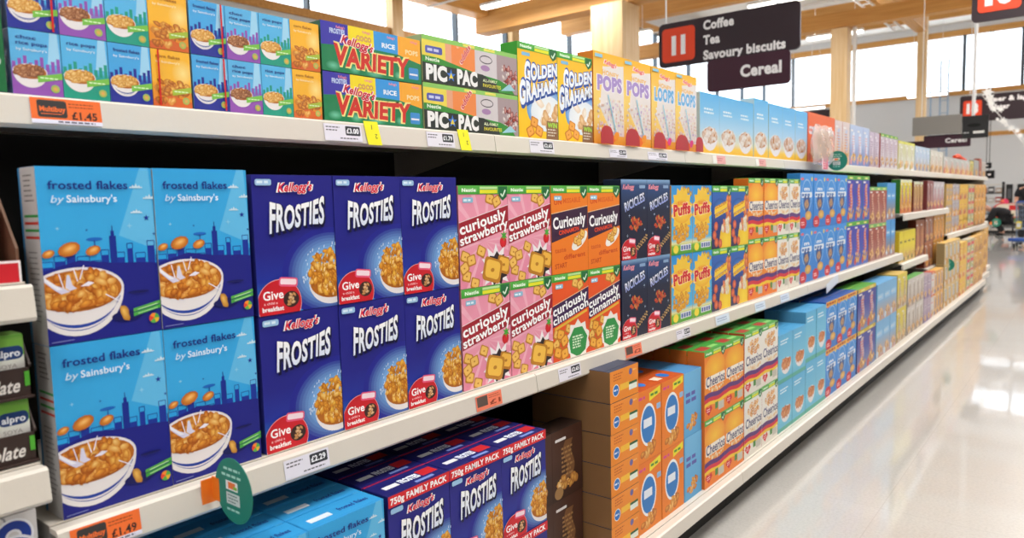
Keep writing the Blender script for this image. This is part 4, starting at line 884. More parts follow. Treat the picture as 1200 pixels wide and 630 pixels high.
# ------------------------------------------------------------------ neighbouring bay stock (left edge of the picture)
def art_soy(w, h):
    a = Art(w, h); a.vgrad([(0, '#b8aca4'), (.5, '#e4e2dc'), (.62, '#e8ece0'), (.75, '#a8cc6c'), (1, '#5c9c38')])
    a.poly([(0, h*.7), (w*.4, h*.8), (w, h*.66), (w, h*.9), (0, h)], '#78b444'); a.rrect(w*.2, h*.6, w*.98, h*.82, .8, '#1c3c74')
    a.text('alpro', w*.28, h*.65, h*.11, '#f4f8ff', width=w*.62, bold=.03); a.text('SOYA', w*.3, h*.46, h*.07, '#a09890', width=w*.5, bold=0)
    a.ell(w*.75, h*.12, w*.4, h*.16, '#3c241c'); a.ell(w*.3, h*.1, w*.25, h*.1, '#e4d8d0'); a.ell(w*.1, h*.2, w*.2, h*.1, '#8c5848'); return a
for tier, zb, lab in ((0, .1065, 'lower'), (1, .2065, 'upper')):
    for k in range(3):
        ww = .051; put_box(('soya_drink_carton', 'soy', art_soy(5.1, 9.2), ww, .092, .05, '#b8c8a8', '#78a850', False, None), -.012, -.4195-.053*k, S0+zb+.004,
                           'small green-topped soya drink carton in the %s brown tray%s' % (lab, (', right end', ', middle', ', left end')[k]), 'soya cartons', jit=False, cat='drink carton')
    yc = -.487; t = empty('cardboard_tray', (0, yc, S0+zb), label='dark brown cardboard tray holding soya cartons, %s of two' % lab, cat='tray', group='brown carton trays')
    BR = BR if 'BR' in globals() else plain('dark_brown_card', '#33211b', .6, bump=.1, var=.12)
    m = MB(); m.box(-.075, .004, -.13, .098, 0, .003, BR); m.build('base', t)
    m = MB(); m.box(-.006, -.003, -.13, .098, .0031, .046, BR)
    a = Art(22.8, 4.6); a.text('Chocolate', 21.0, 1.1, 2.0, '#e8e2dc', width=9, bold=.02, shear=.25, align='r'); a.to(m, (-.003, -.13, 0), (0, 1, 0), (0, 0, 1), (1, 0, 0)); m.build('front_wall', t)
    m = MB(); P = [(-.003, .0031), (-.003, .05), (-.035, .095), (-.075, .095), (-.075, .0031)]; m.prism(P, .095, .098, BR); m.build('side_wall', t)
    m = MB(); m.box(-.0025, -.0015, .088, .0945, .018, .04, plain('leaf_green_card', '#4ca82c', .5)); m.build('green_flash', t)
def art_eight(w, h):
    a = Art(w, h); a.rect(0, 0, w, h, '#dcd8d6'); a.ring(w*.5, h*.98, w*.3, h*.06, .3, '#8c8c90'); a.poly([(0, 0), (w, 0), (w, h*.8), (w*.8, h*.84), (w*.55, h*.7), (0, h*.72)], '#c01c28')
    for (y, r) in ((.9, .12), (.8, .15)): a.ring(w*.84, h*y, w*r*1.15, w*r*1.15, w*.1, '#f0f0f4'); a.ring(w*.84, h*y, w*r, w*r, w*.065, '#1c3c98')
    a.poly([(0, h*.72), (w*.5, h*.86), (w*.5, h*.8), (0, h*.66)], '#c01c28'); return a
for r in (0, 1):
    put_box(('snack_box', 'eight', art_eight(20, 33.2), .2, .332, .1, '#b8b4b0', '#c8c4c0', False, None), -.01, -.497, S0-.6355+.3335*r, 'white, red and blue snack box with number 8, %s of two' % ('upper' if r else 'lower'), 'number eight boxes', jit=False, cat='snack box')
def art_left(w, h):
    a = Art(w, h); a.vgrad([(0, '#1c6c3c'), (.42, '#1c6c3c'), (.46, '#1c3c8c'), (1, '#2450a8')]); a.ell(w*.86, h*.55, w*.16, h*.12, '#e8c878', '#b88440'); a.rect(w*.5, h*.3, w*.97, h*.325, '#d8e8d0')
    a.ell(w*.91, h*.16, w*.06, w*.06, '#f0f0f0'); a.star(w*.91, h*.16, w*.05, '#c83040', 4, .5); return a
put_box(('cereal_box', 'leftbox', art_left(19.5, 30), .195, .3, .07, '#142c5c', '#2450a8', False, None), UPX-.012, -.452, uz, 'green and navy cereal box at the left end of the top shelf', None, jit=False)
t = empty('snack_tray', (0, -.49, S0+.3825), label='brown snack tray with a red front strip on the white shelf', cat='tray')
CARD = plain('brown_card', '#6b4a34', .65, bump=.1, var=.15); REDC = plain('red_print', '#c8242c', .4)
m = MB(); m.box(-.25, -.004, -.12, .098, 0, .003, CARD); m.build('base', t)
m = MB(); m.box(-.004, 0, -.12, .098, 0, .032, REDC)
a = Art(21.8, 3.2); a.rect(0, 0, 21.8, 3.2, '#c8202c'); a.rect(0, 2.85, 21.8, 3.2, '#f0e8e8'); a.rect(21.5, 0, 21.8, 3.2, '#f0e8e8'); a.to(m, (0, -.12, 0), (0, 1, 0), (0, 0, 1), (1, 0, 0)); m.build('front_strip', t)
m = MB(); m.prism([(-.004, .033), (-.004, .05), (-.1, .17), (-.25, .19), (-.25, .003), (-.004, .003)], .094, .098, CARD); m.build('side_wall', t)
m = MB(); 
for i in range(12):
    z0, z1 = .008+i*.0115, .008+(i+1)*.0115
    r0_, r1_ = [.03*(1-.35*max(0, (q-.75)/.25)**2)+(.004 if q > .6 else 0) for q in (i/12, (i+1)/12)]
    for k in range(20):
        a0, a1 = 2*PI*k/20, 2*PI*(k+1)/20
        m.poly([(r0_*math.cos(a0), r0_*math.sin(a0), z0), (r0_*math.cos(a1), r0_*math.sin(a1), z0), (r1_*math.cos(a1), r1_*math.sin(a1), z1), (r1_*math.cos(a0), r1_*math.sin(a0), z1)], plain('glossy_red_plastic', '#a81820', .2, coat=.5) if 'glossy_red_plastic' not in bpy.data.materials else bpy.data.materials['glossy_red_plastic'], smooth=True)
m.poly([(r1_*math.cos(2*PI*k/20), r1_*math.sin(2*PI*k/20), z1) for k in range(20)], bpy.data.materials['glossy_red_plastic'])
m.poly([(r1_*math.cos(2*PI*k/20), r1_*math.sin(2*PI*k/20), .008) for k in range(20)][::-1], bpy.data.materials['glossy_red_plastic'])
o = m.build('snack_tub', None, (-.05, -.44, S0+.3825-.0015)); tag(o, 'glossy red rounded tub standing in the brown snack tray', 'tub')
m = MB(); m.tube([(.0335, -.004, .128), (.0355, -.004, .128)], .006, WHITE, 12); m.build('button', o)

# ------------------------------------------------------------------ price tickets, wobblers, shelf stops
def rail_frame(shelf_):
    xf, z = {'u': (UPX, S0+UPZ), 'm': (.03, S0)}[shelf_]
    V = Vector((-.006, 0, .044)).normalized(); N = Vector((.044, 0, .006)).normalized()
    return Vector((xf+.0085, 0, z-.0505)), V, N
ORG = '#f07030'
def ticket(kind, sh, y0, y1, price, label, group, h=.038):
    O, V, N = rail_frame(sh); W, Hh = (y1-y0)*100, h*100
    a = Art(W, Hh)
    if kind == 'multi':
        a.rect(0, 0, W, Hh, '#e8e4f0'); a.rect(0, Hh*.16, W, Hh, ORG); a.rrect(W*.09, Hh*.24, W*.5, Hh*.92, .4, '#3a3634')
        a.text('Multibuy', W*.12, Hh*.48, Hh*.2, ORG, width=W*.36, bold=.04, outline=None); a.line([(W*.13, Hh*.38), (W*.42, Hh*.38)], .12, ORG)
        a.text(price, W*.56, Hh*.22, Hh*.3, '#3a2420', width=W*.37, bold=.03); a.lines(W*.53, Hh*.8, W*.4, 2, Hh*.12, Hh*.04, '#8c3c1c'); a.lines(W*.36, Hh*.05, W*.6, 1, 1, Hh*.07, '#6c6874')
    elif kind == 'white':
        a.rect(0, 0, W, Hh, '#e4e0ea'); a.rrect(W*.56, Hh*.36, W*.96, Hh*.92, .25, '#33333a'); a.text(price, W*.59, Hh*.5, Hh*.3, '#f4f4f8', width=W*.33, bold=.03)
        a.lines(W*.05, Hh*.78, W*.4, 2, Hh*.18, Hh*.07, '#5c5860'); a.lines(W*.4, Hh*.14, W*.55, 1, 1, Hh*.07, '#5c5860')
    elif kind == 'orange':
        a.rect(0, 0, W, Hh, '#f08060'); a.rect(W*.05, Hh*.25, W*.45, Hh*.92, '#5c4c44'); a.text(price, W*.52, Hh*.2, Hh*.3, '#8c3820', width=W*.42, bold=.03); a.lines(W*.5, Hh*.8, W*.45, 2, Hh*.14, Hh*.05, '#a8482c')
    elif kind == 'blue':
        a.rect(0, 0, W, Hh, '#d8e4f4'); a.lines(W*.1, Hh*.6, W*.8, 2, Hh*.25, Hh*.12, '#8ca0c0')
    elif kind == 'pink':
        a.rect(0, 0, W, Hh, '#e8a8a8'); a.rect(0, 0, W*.3, Hh, '#f0ece8'); a.lines(W*.35, Hh*.6, W*.5, 2, Hh*.25, Hh*.12, '#c07074')
    m = MB(); K = MATTE; t = .0006; yc = (y0+y1)/2
    base = O+Vector((0, yc, 0))+V*.003
    c = [Vector((0, -(y1-y0)/2, 0)), Vector((0, (y1-y0)/2, 0)), Vector((0, (y1-y0)/2, 0))+V*h, Vector((0, -(y1-y0)/2, 0))+V*h]
    f = [p+N*(.0004+t) for p in c]; bk = [p+N*.0004 for p in c]
    m.poly(f, K, H('#e8e4ee')); m.poly(bk[::-1], K, H('#e8e4ee'))
    for i in range(4): m.poly([bk[i], bk[(i+1) % 4], f[(i+1) % 4], f[i]], K, H('#e8e4ee'))
    a.to(m, f[0], (0, 1, 0), V, N, K)
    o = m.build('price_ticket', None, base); tag(o, label, 'price ticket', group)
ticket('multi', 'u', -.33, -.222, '£1.45', 'orange Multibuy price ticket reading £1.45 on the top shelf rail', None, .042)
ticket('multi', 'm', -.368, -.262, '£1.49', 'orange Multibuy price ticket reading £1.49 on the middle shelf rail', None, .042)
ticket('white', 'm', .014, .12, '£2.29', 'white price ticket reading £2.29 under the dark blue flakes boxes', None)
ticket('white', 'u', .246, .352, '£3.00', 'white price ticket under the green multipacks', None)
ticket('white', 'u', .565, .668, '£1.79', 'white price ticket under the green and black banded packs', None)
ticket('white', 'u', 1.0, 1.125, '£2.65', 'white price ticket under the yellow blue-lettered boxes', None)
ticket('white', 'u', 1.46, 1.58, '£2.49', 'white price ticket under the yellow boxes with purple titles', None, .03)
ticket('white', 'u', 1.74, 1.9, '£2.49', 'white price ticket under the yellow boxes with blue titles', None, .03)
ticket('pink', 'u', 2.34, 2.48, '', 'pink and white ticket under the first sky blue boxes', None, .036)
ticket('pink', 'u', 2.86, 3.0, '', 'pink and white ticket under the tall sky blue box', None, .036)
ticket('orange', 'm', .577, .68, '£1', 'orange price ticket under the pink strawberry boxes', None)
ticket('white', 'm', .944, 1.06, '£2.65', 'white price ticket under the cinnamon boxes', None)
ticket('orange', 'm', 1.331, 1.442, '£2', 'faded orange price ticket under the navy boxes', None)
ticket('white', 'm', 1.71, 1.827, '£2.49', 'white price ticket under the sky blue yellow-cloud boxes', None, .034)
ticket('blue', 'm', 2.07, 2.21, '', 'pale blue ticket under the blue and yellow nuggets boxes', None)
ticket('blue', 'm', 2.51, 2.64, '', 'pale blue ticket under the orange striped-foot boxes', None)
ticket('blue', 'm', 2.85, 2.98, '', 'pale blue ticket under the white oat ring boxes', None)
def yellow_flag(y0, label):
    O, V, N = rail_frame('u'); a = Art(4.3, 5.6); a.rect(0, 0, 4.3, 5.6, '#f4ec28'); a.text('1', 1.8, 3.7, 1.1, '#4c4830', bold=.01); a.text('2', 2.6, 1.6, 1.1, '#4c4830', bold=.01, rot=PI)
    m = MB(); c = [Vector((0, 0, 0)), Vector((0, .043, 0)), Vector((-.0, .036, 0))+V*.056, Vector((0, -.007, 0))+V*.056]
    f = [p+N*.0018 for p in c]; b = [p+N*.0011 for p in c]; m.poly(f, MATTE, H('#f4ec28')); m.poly(b[::-1], MATTE, H('#d8d020'))
    for i in range(4): m.poly([b[i], b[(i+1) % 4], f[(i+1) % 4], f[i]], MATTE, H('#d8d020'))
    a2 = Art(4.3, 5.6); a2.text('1', 1.5, 3.7, 1.1, '#4c4830', bold=.01); a2.text('2', 3.1, 2.6, 1.1, '#4c4830', bold=.01, rot=PI); a2.to(m, f[0], (0, 1, 0), V, N, MATTE)
    o = m.build('shelf_flag', None, O+Vector((0, y0, 0))+V*(-.002)); tag(o, label, 'shelf flag', 'yellow shelf flags')
yellow_flag(.368, 'yellow shelf flag numbered 1 and 2 below the green multipacks'); yellow_flag(.69, 'yellow shelf flag numbered 1 and 2 below the green and black banded packs')
def wobbler(x, y, z, r, label, clip=True):
    t = empty('shelf_wobbler', (x, y, z), label=label, cat='shelf wobbler', group='round green shelf wobblers')
    m = MB(); n = 36; GR = H('#23806c')
    P = [(r*math.cos(2*PI*k/n), r*math.sin(2*PI*k/n)) for k in range(n)]
    m.poly([(p[0], -.0006, p[1]) for p in P], MATTE, GR); m.poly([(p[0], .0006, p[1]) for p in P][::-1], MATTE, GR)
    for k in range(n):
        p, q = P[k], P[(k+1) % n]; m.poly([(p[0], -.0006, p[1]), (p[0], .0006, p[1]), (q[0], .0006, q[1]), (q[0], -.0006, q[1])], MATTE, GR)
    D = r*200; a = Art(D, D); a.lines(D*.26, D*.8, D*.5, 1, 1, D*.04, '#a8dccc'); a.lines(D*.2, D*.7, D*.6, 1, 1, D*.04, '#a8dccc')
    a.rect(D*.3, D*.5, D*.62, D*.64, '#e8ece8'); a.rect(D*.36, D*.52, D*.56, D*.62, '#e87838'); a.rect(D*.5, D*.52, D*.6, D*.57, '#7cb83c')
    a.rect(D*.3, D*.28, D*.66, D*.46, '#c8d4d0'); a.lines(D*.34, D*.41, D*.28, 3, D*.05, D*.02, '#5c7c74'); a.lines(D*.3, D*.18, D*.4, 1, 1, D*.035, '#a8dccc')
    a.to(m, (-r, -.0006, -r), (1, 0, 0), (0, 0, 1), (0, -1, 0), MATTE); m.build('disc', t)
    if clip:
        m = MB(); OC = plain('orange_clip', '#f07a1c', .4) if 'orange_clip' not in bpy.data.materials else bpy.data.materials['orange_clip']
        m.box(-r-.012, -r+.012, -.001, .001, -.03, .012, OC); m.box(-r-.016, -r-.0135, -.02, .012, -.036, .008, OC); m.build('clip', t)
wobbler(.108, -.135, S0+.006-.008, .058, 'green disc wobbler sticking out below the pale blue boxes')
wobbler(-.03, 4.06, S0+.685, .06, 'green disc wobbler on the top shelf rail beside the cereal bag')
wobbler(.102, 7.46, S0-.236, .06, 'green disc wobbler on the lowest short shelf far along')
wobbler(.1, 11.6, S0+.02, .06, 'green disc wobbler at the far end of the aisle', clip=True)
REDP = plain('red_shelf_stop', '#b92c34', .35)
for i, (y0, y1) in enumerate(((1.405, 1.485), (1.575, 1.675), (1.79, 1.885), (1.975, 2.095), (2.165, 2.235))):
    m = MB(); w = y1-y0; hh = .062; r = w*.42
    P = [(0, 0), (w, 0), (w, hh-r)]+[(w-r+r*math.cos(t), hh-r+r*math.sin(t)) for t in [k*PI/12 for k in range(1, 6)]]+[(r-r*math.sin(t), hh-r+r*math.cos(t)) for t in [k*PI/12 for k in range(6)]]+[(0, hh-r)]
    m.poly([(.0008, y, z) for y, z in P], REDP); m.poly([(-.0008, y, z) for y, z in P][::-1], REDP)
    for k in range(len(P)):
        p, q = P[k], P[(k+1) % len(P)]; m.poly([(-.0008, p[0], p[1]), (-.0008, q[0], q[1]), (.0008, q[0], q[1]), (.0008, p[0], p[1])], REDP)
    o = m.build('shelf_stop', None, (UPX+.0075, y0, S0+UPZ-.0015)); tag(o, 'rounded red shelf stop in front of yellow boxes, %s from left' % ORDN[i], 'shelf stop', 'red shelf stops')
# hanging white card label on the middle rail
m = MB(); m.box(0, .0012, -.12, .12, 0, .052, plain('white_card', '#dfe6f0', .5)); o = m.build('hanging_label', None, (.0505, 3.7, S0-.062)); o.rotation_euler = (.18, 0, 0); tag(o, 'blank pale blue card label hung askew below heart bowl boxes', 'label card')

# clear cereal bag hung before the orange boxes
t = empty('cereal_bag', (-.048, 3.82, S0+.655), label='clear plastic bag of cereal rings hanging before the orange boxes', cat='cereal bag')
m, nt, b = new_mat('clear_film'); b.inputs['Roughness'].default_value = .12; b.inputs['Base Color'].default_value = (.95, .93, .92, 1)
tr = nt.nodes.new('ShaderNodeBsdfTransparent'); ms = nt.nodes.new('ShaderNodeMixShader'); ms.inputs[0].default_value = .35
nt.links.new(tr.outputs[0], ms.inputs[1]); nt.links.new(b.outputs[0], ms.inputs[2]); nt.links.new(ms.outputs[0], nt.nodes['Material Output'].inputs[0]); CLEAR = m
mb = MB(); rnd = random.Random(5); nu, nv = 14, 14
def bagp(i, j, s):
    u, v = i/nu*2-1, j/nv*2-1; wd = .19*(1-.12*abs(v)**3); th = .038*max(0, 1-u*u)**.5*max(0, 1-v**4)**.5
    return (s*th+.004*math.sin(9*u+5*v), u*wd, .115+v*.115+.004*math.sin(7*u))
for s_ in (1, -1):
    for i in range(nu):
        for j in range(nv):
            q = [bagp(i, j, s_), bagp(i+1, j, s_), bagp(i+1, j+1, s_), bagp(i, j+1, s_)]; mb.poly(q if s_ > 0 else q[::-1], CLEAR, smooth=True)
mb.build('film', t)
mb = MB(); RG = plain('cereal_ring', '#e4bc94', .6, var=.3, bscale=8)
for k in range(110):
    u, v = rnd.uniform(-.8, .8), rnd.uniform(-.8, .75); c = Vector((rnd.uniform(-.4, .75)*.034*(1-u*u)**.5*(1-v**4)**.5, u*.17, .115+v*.105)); ax = Vector((rnd.uniform(-1, 1), rnd.uniform(-1, 1), rnd.uniform(-1, 1))).normalized(); p = ax.orthogonal().normalized(); q = ax.cross(p)
    mb.tube([c+(p*math.cos(x)+q*math.sin(x))*.009 for x in [2*PI*z/7 for z in range(8)]], .004, RG, 5, cap=False)
o = mb.build('cereal_rings', t); o['kind'] = 'stuff'
a = Art(12, 7); a.rect(0, 0, 12, 7, '#e0788c'); a.rect(0, 0, 2, 7, '#f0e8ec'); a.lines(3, 5, 7, 4, 1.3, .6, '#f4d0d8')
mb = MB(); mb.box(-.001, 0, -.08, .04, -.028, .042, MATTE, H('#e0788c')); a.to(mb, (0, -.08, -.028), (0, 1, 0), (0, 0, 1), (1, 0, 0), MATTE); o = mb.build('bag_tag', t); o.location = (.025, -.02, 0); o['label'] = 'pink tag'

# ------------------------------------------------------------------ the building
def S(o, label=None): o['kind'] = 'structure'; return o
Zs = S0
X0, X1, Y0, Y1, ZC = -9.8, 7.0, -4.0, 31.0, Zs+6.55
m, nt, b = new_mat('polished_vinyl_floor')
tc = nt.nodes.new('ShaderNodeTexCoord'); nz = nt.nodes.new('ShaderNodeTexNoise'); nz.inputs['Scale'].default_value = 90; nz.inputs['Detail'].default_value = 4
n2 = nt.nodes.new('ShaderNodeTexNoise'); n2.inputs['Scale'].default_value = 1.3; n2.inputs['Detail'].default_value = 3
bk = nt.nodes.new('ShaderNodeTexBrick'); bk.offset = 0; bk.inputs['Scale'].default_value = 1; bk.inputs['Brick Width'].default_value = .6; bk.inputs['Row Height'].default_value = .6
bk.inputs['Mortar Size'].default_value = .002; bk.inputs['Color1'].default_value = H('#cac6c0'); bk.inputs['Color2'].default_value = H('#c8c4be'); bk.inputs['Mortar'].default_value = H('#bdb8b1')
mx = nt.nodes.new('ShaderNodeMix'); mx.data_type = 'RGBA'; mx.blend_type = 'MULTIPLY'; mx.inputs[0].default_value = 1
cr = nt.nodes.new('ShaderNodeValToRGB'); cr.color_ramp.elements[0].color = (.88, .88, .88, 1); cr.color_ramp.elements[1].color = (1, 1, 1, 1); cr.color_ramp.elements[0].position = .35; cr.color_ramp.elements[1].position = .6
nt.links.new(tc.outputs['Object'], nz.inputs['Vector']); nt.links.new(tc.outputs['Object'], bk.inputs['Vector']); nt.links.new(tc.outputs['Object'], n2.inputs['Vector'])
nt.links.new(nz.outputs['Fac'], cr.inputs[0]); nt.links.new(bk.outputs['Color'], mx.inputs[6]); nt.links.new(cr.outputs[0], mx.inputs[7]); nt.links.new(mx.outputs[2], b.inputs['Base Color'])
b.inputs['Roughness'].default_value = .3; b.inputs['Coat Weight'].default_value = 1; b.inputs['Coat Roughness'].default_value = .06; b.inputs['Coat IOR'].default_value = 1.6
bp = nt.nodes.new('ShaderNodeBump'); bp.inputs['Strength'].default_value = .12; bp.inputs['Distance'].default_value = .02; nt.links.new(n2.outputs['Fac'], bp.inputs['Height']); nt.links.new(bp.outputs[0], b.inputs['Coat Normal'])
FLOOR = m
m = MB(); m.box(X0, X1, Y0, Y1, -.1, 0, FLOOR); S(m.build('floor'))
WALL = plain('pale_grey_wall_paint', '#dedfe0', .7, bump=.05, bscale=30)
CEIL = plain('cream_ceiling_deck', '#e8e4dc', .7, var=.03, bscale=3)
m = MB(); m.box(X0, X1, Y0, Y1, ZC, ZC+.1, CEIL)
S(m.build('ceiling'))
sillL, topL = Zs+3.93, Zs+5.6
m = MB(); m.box(X0-.2, X0, Y0, Y1, 0, sillL, WALL); m.box(X0-.2, X0, Y0, Y1, topL, ZC, WALL); S(m.build('wall_left'))
sillF, topF = Zs+4.12, Zs+6.1
m = MB(); m.box(X0, X1, Y1, Y1+.2, 0, sillF, WALL); m.box(X0, X1, Y1, Y1+.2, topF, ZC, WALL); S(m.build('wall_far'))
m = MB(); m.box(X1, X1+.2, Y0, Y1, 0, ZC, WALL); S(m.build('wall_right'))
m = MB(); m.box(X0, X1, Y0-.2, Y0, 0, ZC, WALL); S(m.build('wall_back'))
m = MB(); m.box(X0, X1, Y1-.03, Y1-.002, 0, .11, DARK); S(m.build('baseboard_far'))
# window bands with mullions and panes
m, nt, b = new_mat('window_glass'); g = nt.nodes.new('ShaderNodeBsdfGlossy'); g.inputs['Roughness'].default_value = .02; tr = nt.nodes.new('ShaderNodeBsdfTransparent'); ms = nt.nodes.new('ShaderNodeMixShader'); ms.inputs[0].default_value = .08
tr.inputs[0].default_value = (.97, .985, 1, 1); nt.links.new(tr.outputs[0], ms.inputs[1]); nt.links.new(g.outputs[0], ms.inputs[2]); nt.links.new(ms.outputs[0], nt.nodes['Material Output'].inputs[0]); GLASS = m
MULL = plain('blue_grey_mullion', '#4a5660', .4)
def band(n, along, c0, c1, fixed, z0, z1, step):
    t = empty('window_%d' % n, ((fixed, (c0+c1)/2, z0) if along == 'y' else ((c0+c1)/2, fixed, z0)), kind='structure')
    mid_ = (c0+c1)/2
    def bx(m, a0, a1, d0, d1, zz0, zz1, mat_):
        if along == 'y': m.box(d0, d1, a0-mid_, a1-mid_, zz0-z0, zz1-z0, mat_)
        else: m.box(a0-mid_, a1-mid_, d0, d1, zz0-z0, zz1-z0, mat_)
    m = MB(); bx(m, c0, c1, -.12, -.1, z0, z1, GLASS); m.build('pane', t)
    m = MB(); bx(m, c0, c1, -.15, .06, z0-.14, z0, WOODX); m.build('sill', t)
    m = MB(); bx(m, c0, c1, -.15, .04, z1, z1+.2, WOODX); m.build('header', t)
    k = c0
    while k <= c1:
        m = MB(); bx(m, k-.025, k+.025, -.16, -.02, z0, z1, MULL); m.build('mullion', t); k += step
band(1, 'y', -2.0, 9.35, X0-.02, sillL, topL, 1.9); band(2, 'y', 9.65, 13.1, X0-.02, sillL, topL, 1.72); band(3, 'y', 13.4, Y1-.2, X0-.02, sillL, topL, 2.4)
for ky in (9.5, 13.25): m = MB(); m.box(X0-.1, X0+.1, ky-.145, ky+.145, 0, ZC, WOODZ); S(m.build('trim_%d' % (1 if ky < 10 else 2)))
band(4, 'x', -9.5, -4.35, 0, 0, 0, 1) if False else None
t4 = empty('window_4', (0, Y1, sillF), kind='structure')
m = MB(); m.box(X0, X1, .1, .12, 0, topF-sillF, GLASS); m.build('pane', t4)
m = MB(); m.box(X0, X1, -.06, .15, -.16, 0, WOODX); m.build('sill', t4)
m = MB(); m.box(X0, X1, -.06, .15, topF-sillF, topF-sillF+.2, WOODX); m.build('header', t4)
for xm in (-9.0, -7.25, -4.35, -2.87, -1.1, .6, 2.3, 4.0): m = MB(); m.box(xm-.05, xm+.05, -.03, .16, 0, topF-sillF, MULL); m.build('mullion', t4)
# narrow timber rail low on the far wall
m = MB(); m.box(-2.6, X1, Y1-.05, Y1-.002, Zs+2.42, Zs+2.56, WOODX); S(m.build('trim_3'))
# timber columns and beams
def member(name, x0, x1, y0, y1, z0, z1, mat_, label, group, cat):
    m = MB(); cx, cy = (x0+x1)/2, (y0+y1)/2; m.box(x0-cx, x1-cx, y0-cy, y1-cy, 0, z1-z0, mat_, ch=.012); o = m.build(name, None, (cx, cy, z0)); tag(o, label, cat, group); return o
gc = 'timber columns'
member('timber_column', -6.55, -5.85, 11.8-.25, 12.2, 0, Zs+4.17, WOODZ, 'thick square timber column behind the yellow boxes, nearest one', gc, 'column')
member('timber_column', -3.68, -3.32, 17.1, 17.45, 0, Zs+4.18, WOODZ, 'slim timber column right of the number 11 sign', gc, 'column')
m = MB(); m.tube([(-3.22, 17.3, 0), (-3.22, 17.3, Zs+4.18)], .045, WHITE, 8); tag(m.build('rain_pipe'), 'white pipe running up beside the slim timber column', 'pipe')
member('timber_column', -3.15, -2.9, 23.9, 24.15, 0, Zs+5.7, WOODZ, 'farthest timber column, before the big bright window', gc, 'column')
gb = 'timber roof beams'
member('timber_beam', -9.7, 6, 11.8, 12.2, Zs+4.18, Zs+4.95, WOODX, 'deep golden roof beam over the nearest column', gb, 'beam')
member('timber_beam', -9.7, 6, 15.1, 15.4, Zs+4.68, Zs+5.3, WOODX, 'golden roof beam just behind the deepest beam', gb, 'beam')
member('timber_beam', -9.7, 6, 17.15, 17.45, Zs+4.2, Zs+4.55, WOODX, 'shallow roof beam resting on the slim column', gb, 'beam')
member('timber_beam', -9.7, 6, 23.9, 24.15, Zs+5.75, Zs+6.3, WOODX, 'farthest roof beam over the last column', gb, 'beam')
member('timber_beam', -9.7, -9.3, 1.0, 11.78, Zs+4.5, Zs+5.1, WOODY, 'eaves beam running along the left window wall', gb, 'beam')
member('timber_beam', -3.2, -2.9, 17.5, 23.88, Zs+5.1, Zs+5.6, WOODY, 'lengthwise roof beam ending at the farthest column', gb, 'beam')
# secondary joists and cable tray
for i, (yy, zz) in enumerate(((9.3, 5.6), (13.6, 5.9), (20.2, 6.0), (27.5, 6.1))):
    member('ceiling_joist', -9.7, 6, yy-.06, yy+.06, Zs+zz, Zs+zz+.25, WOODX, 'slim ceiling joist, %s from the camera' % ORDN[i], 'ceiling joists', 'joist')
m = MB(); 
for sx in (-.12, .12): m.box(sx-.012, sx+.012, -4.5, 4.5, 0, .06, WHITE)
for k in range(19): m.box(-.12, .12, -4.5+k*.5-.015, -4.5+k*.5+.015, .01, .03, WHITE)
tag(m.build('cable_tray', None, (-3.6, 19.3, Zs+5.2)), 'white ladder cable tray running below the roof', 'cable tray')
for i, (yy, zz) in enumerate(((10.2, 4.45), (16.3, 4.6), (21.2, 5.0))):
    m = MB(); m.tube([(-9.6, yy, Zs+zz), (5.5, yy, Zs+zz)], .022, WHITE, 8)
    for hx in (-9, -6, -1, 2, 5): m.tube([(hx, yy, Zs+zz), (hx, yy, ZC+.001)], .006, WHITE, 6)
    tag(m.build('sprinkler_pipe'), 'thin white pipe crossing under the roof, %s from the camera' % ORDN[i], 'pipe', 'sprinkler pipes')
LAMPM = plain('lamp_diffuser', '#ffffff', .5, emit='#fff8ee', es=6)
def lamp(x0, x1, y, z, label, light=0):
    t = empty('strip_light', ((x0+x1)/2, y, Zs+z), label=label, cat='ceiling light', group='strip lights')
    w = (x1-x0)/2; m = MB(); m.box(-w, w, -.09, .09, .045, .1, WHITE, ch=.008); m.build('housing', t)
    m = MB(); m.box(-w+.02, w-.02, -.08, .08, 0, .045, LAMPM, ch=.012); m.build('diffuser', t)
    m = MB()
    for sx in (-w*.7, w*.7): m.tube([(sx, 0, .1), (sx, 0, 6.55-z)], .006, WHITE, 6)
    m.build('hanger', t)
    if light:
        L = bpy.data.lights.new('strip_light_glow', 'AREA'); L.shape = 'RECTANGLE'; L.size = x1-x0; L.size_y = .16; L.energy = light; L.color = (1, .985, .965); L.spread = PI
        o = bpy.data.objects.new('strip_light_glow', L); link(o, t); o.location = (0, 0, -.012)
        L2 = L.copy(); L2.energy = light*.2; o = bpy.data.objects.new('added_ceiling_fill', L2); link(o, t); o.location = (0, 0, .115); o.rotation_euler = (PI, 0, 0)  # upward fill light added above the housing to brighten the ceiling
lamp(-8.8, -6.0, 11.0, 4.4, 'long strip light before the deep golden beam', 90)
lamp(-8.65, -7.07, 15.0, 4.3, 'strip light half hidden by the nearest column')
lamp(-4.67, -3.0, 14.7, 4.36, 'strip light behind the top of the number 11 sign', 70)
lamp(-4.82, -3.47, 19.1, 4.4, 'strip light crossing behind the slim timber column', 70)
lamp(-8.4, -7.0, 28.5, 3.68, 'far strip light under the window left of the slim column')
lamp(-4.25, -3.0, 28.5, 3.75, 'far strip light under the window right of the last column')
AIS = []
for i, yy in enumerate((-2.2, .8, 3.8, 6.8, 9.8)):
    for j, xx in enumerate((.5, 3.6)):
        lamp(xx, xx+1.6, yy, 3.9, 'strip light over the cereal aisle, %s row, %s side, outside the frame' % (ORDN[i], ('shelf', 'far')[j]), (100, 20)[j])
for i, yy in enumerate((14, 18, 22, 26)): lamp(.6, 2.2, yy, 3.9, 'strip light over the far aisle, %s one, outside the frame' % ORDN[i], 130)

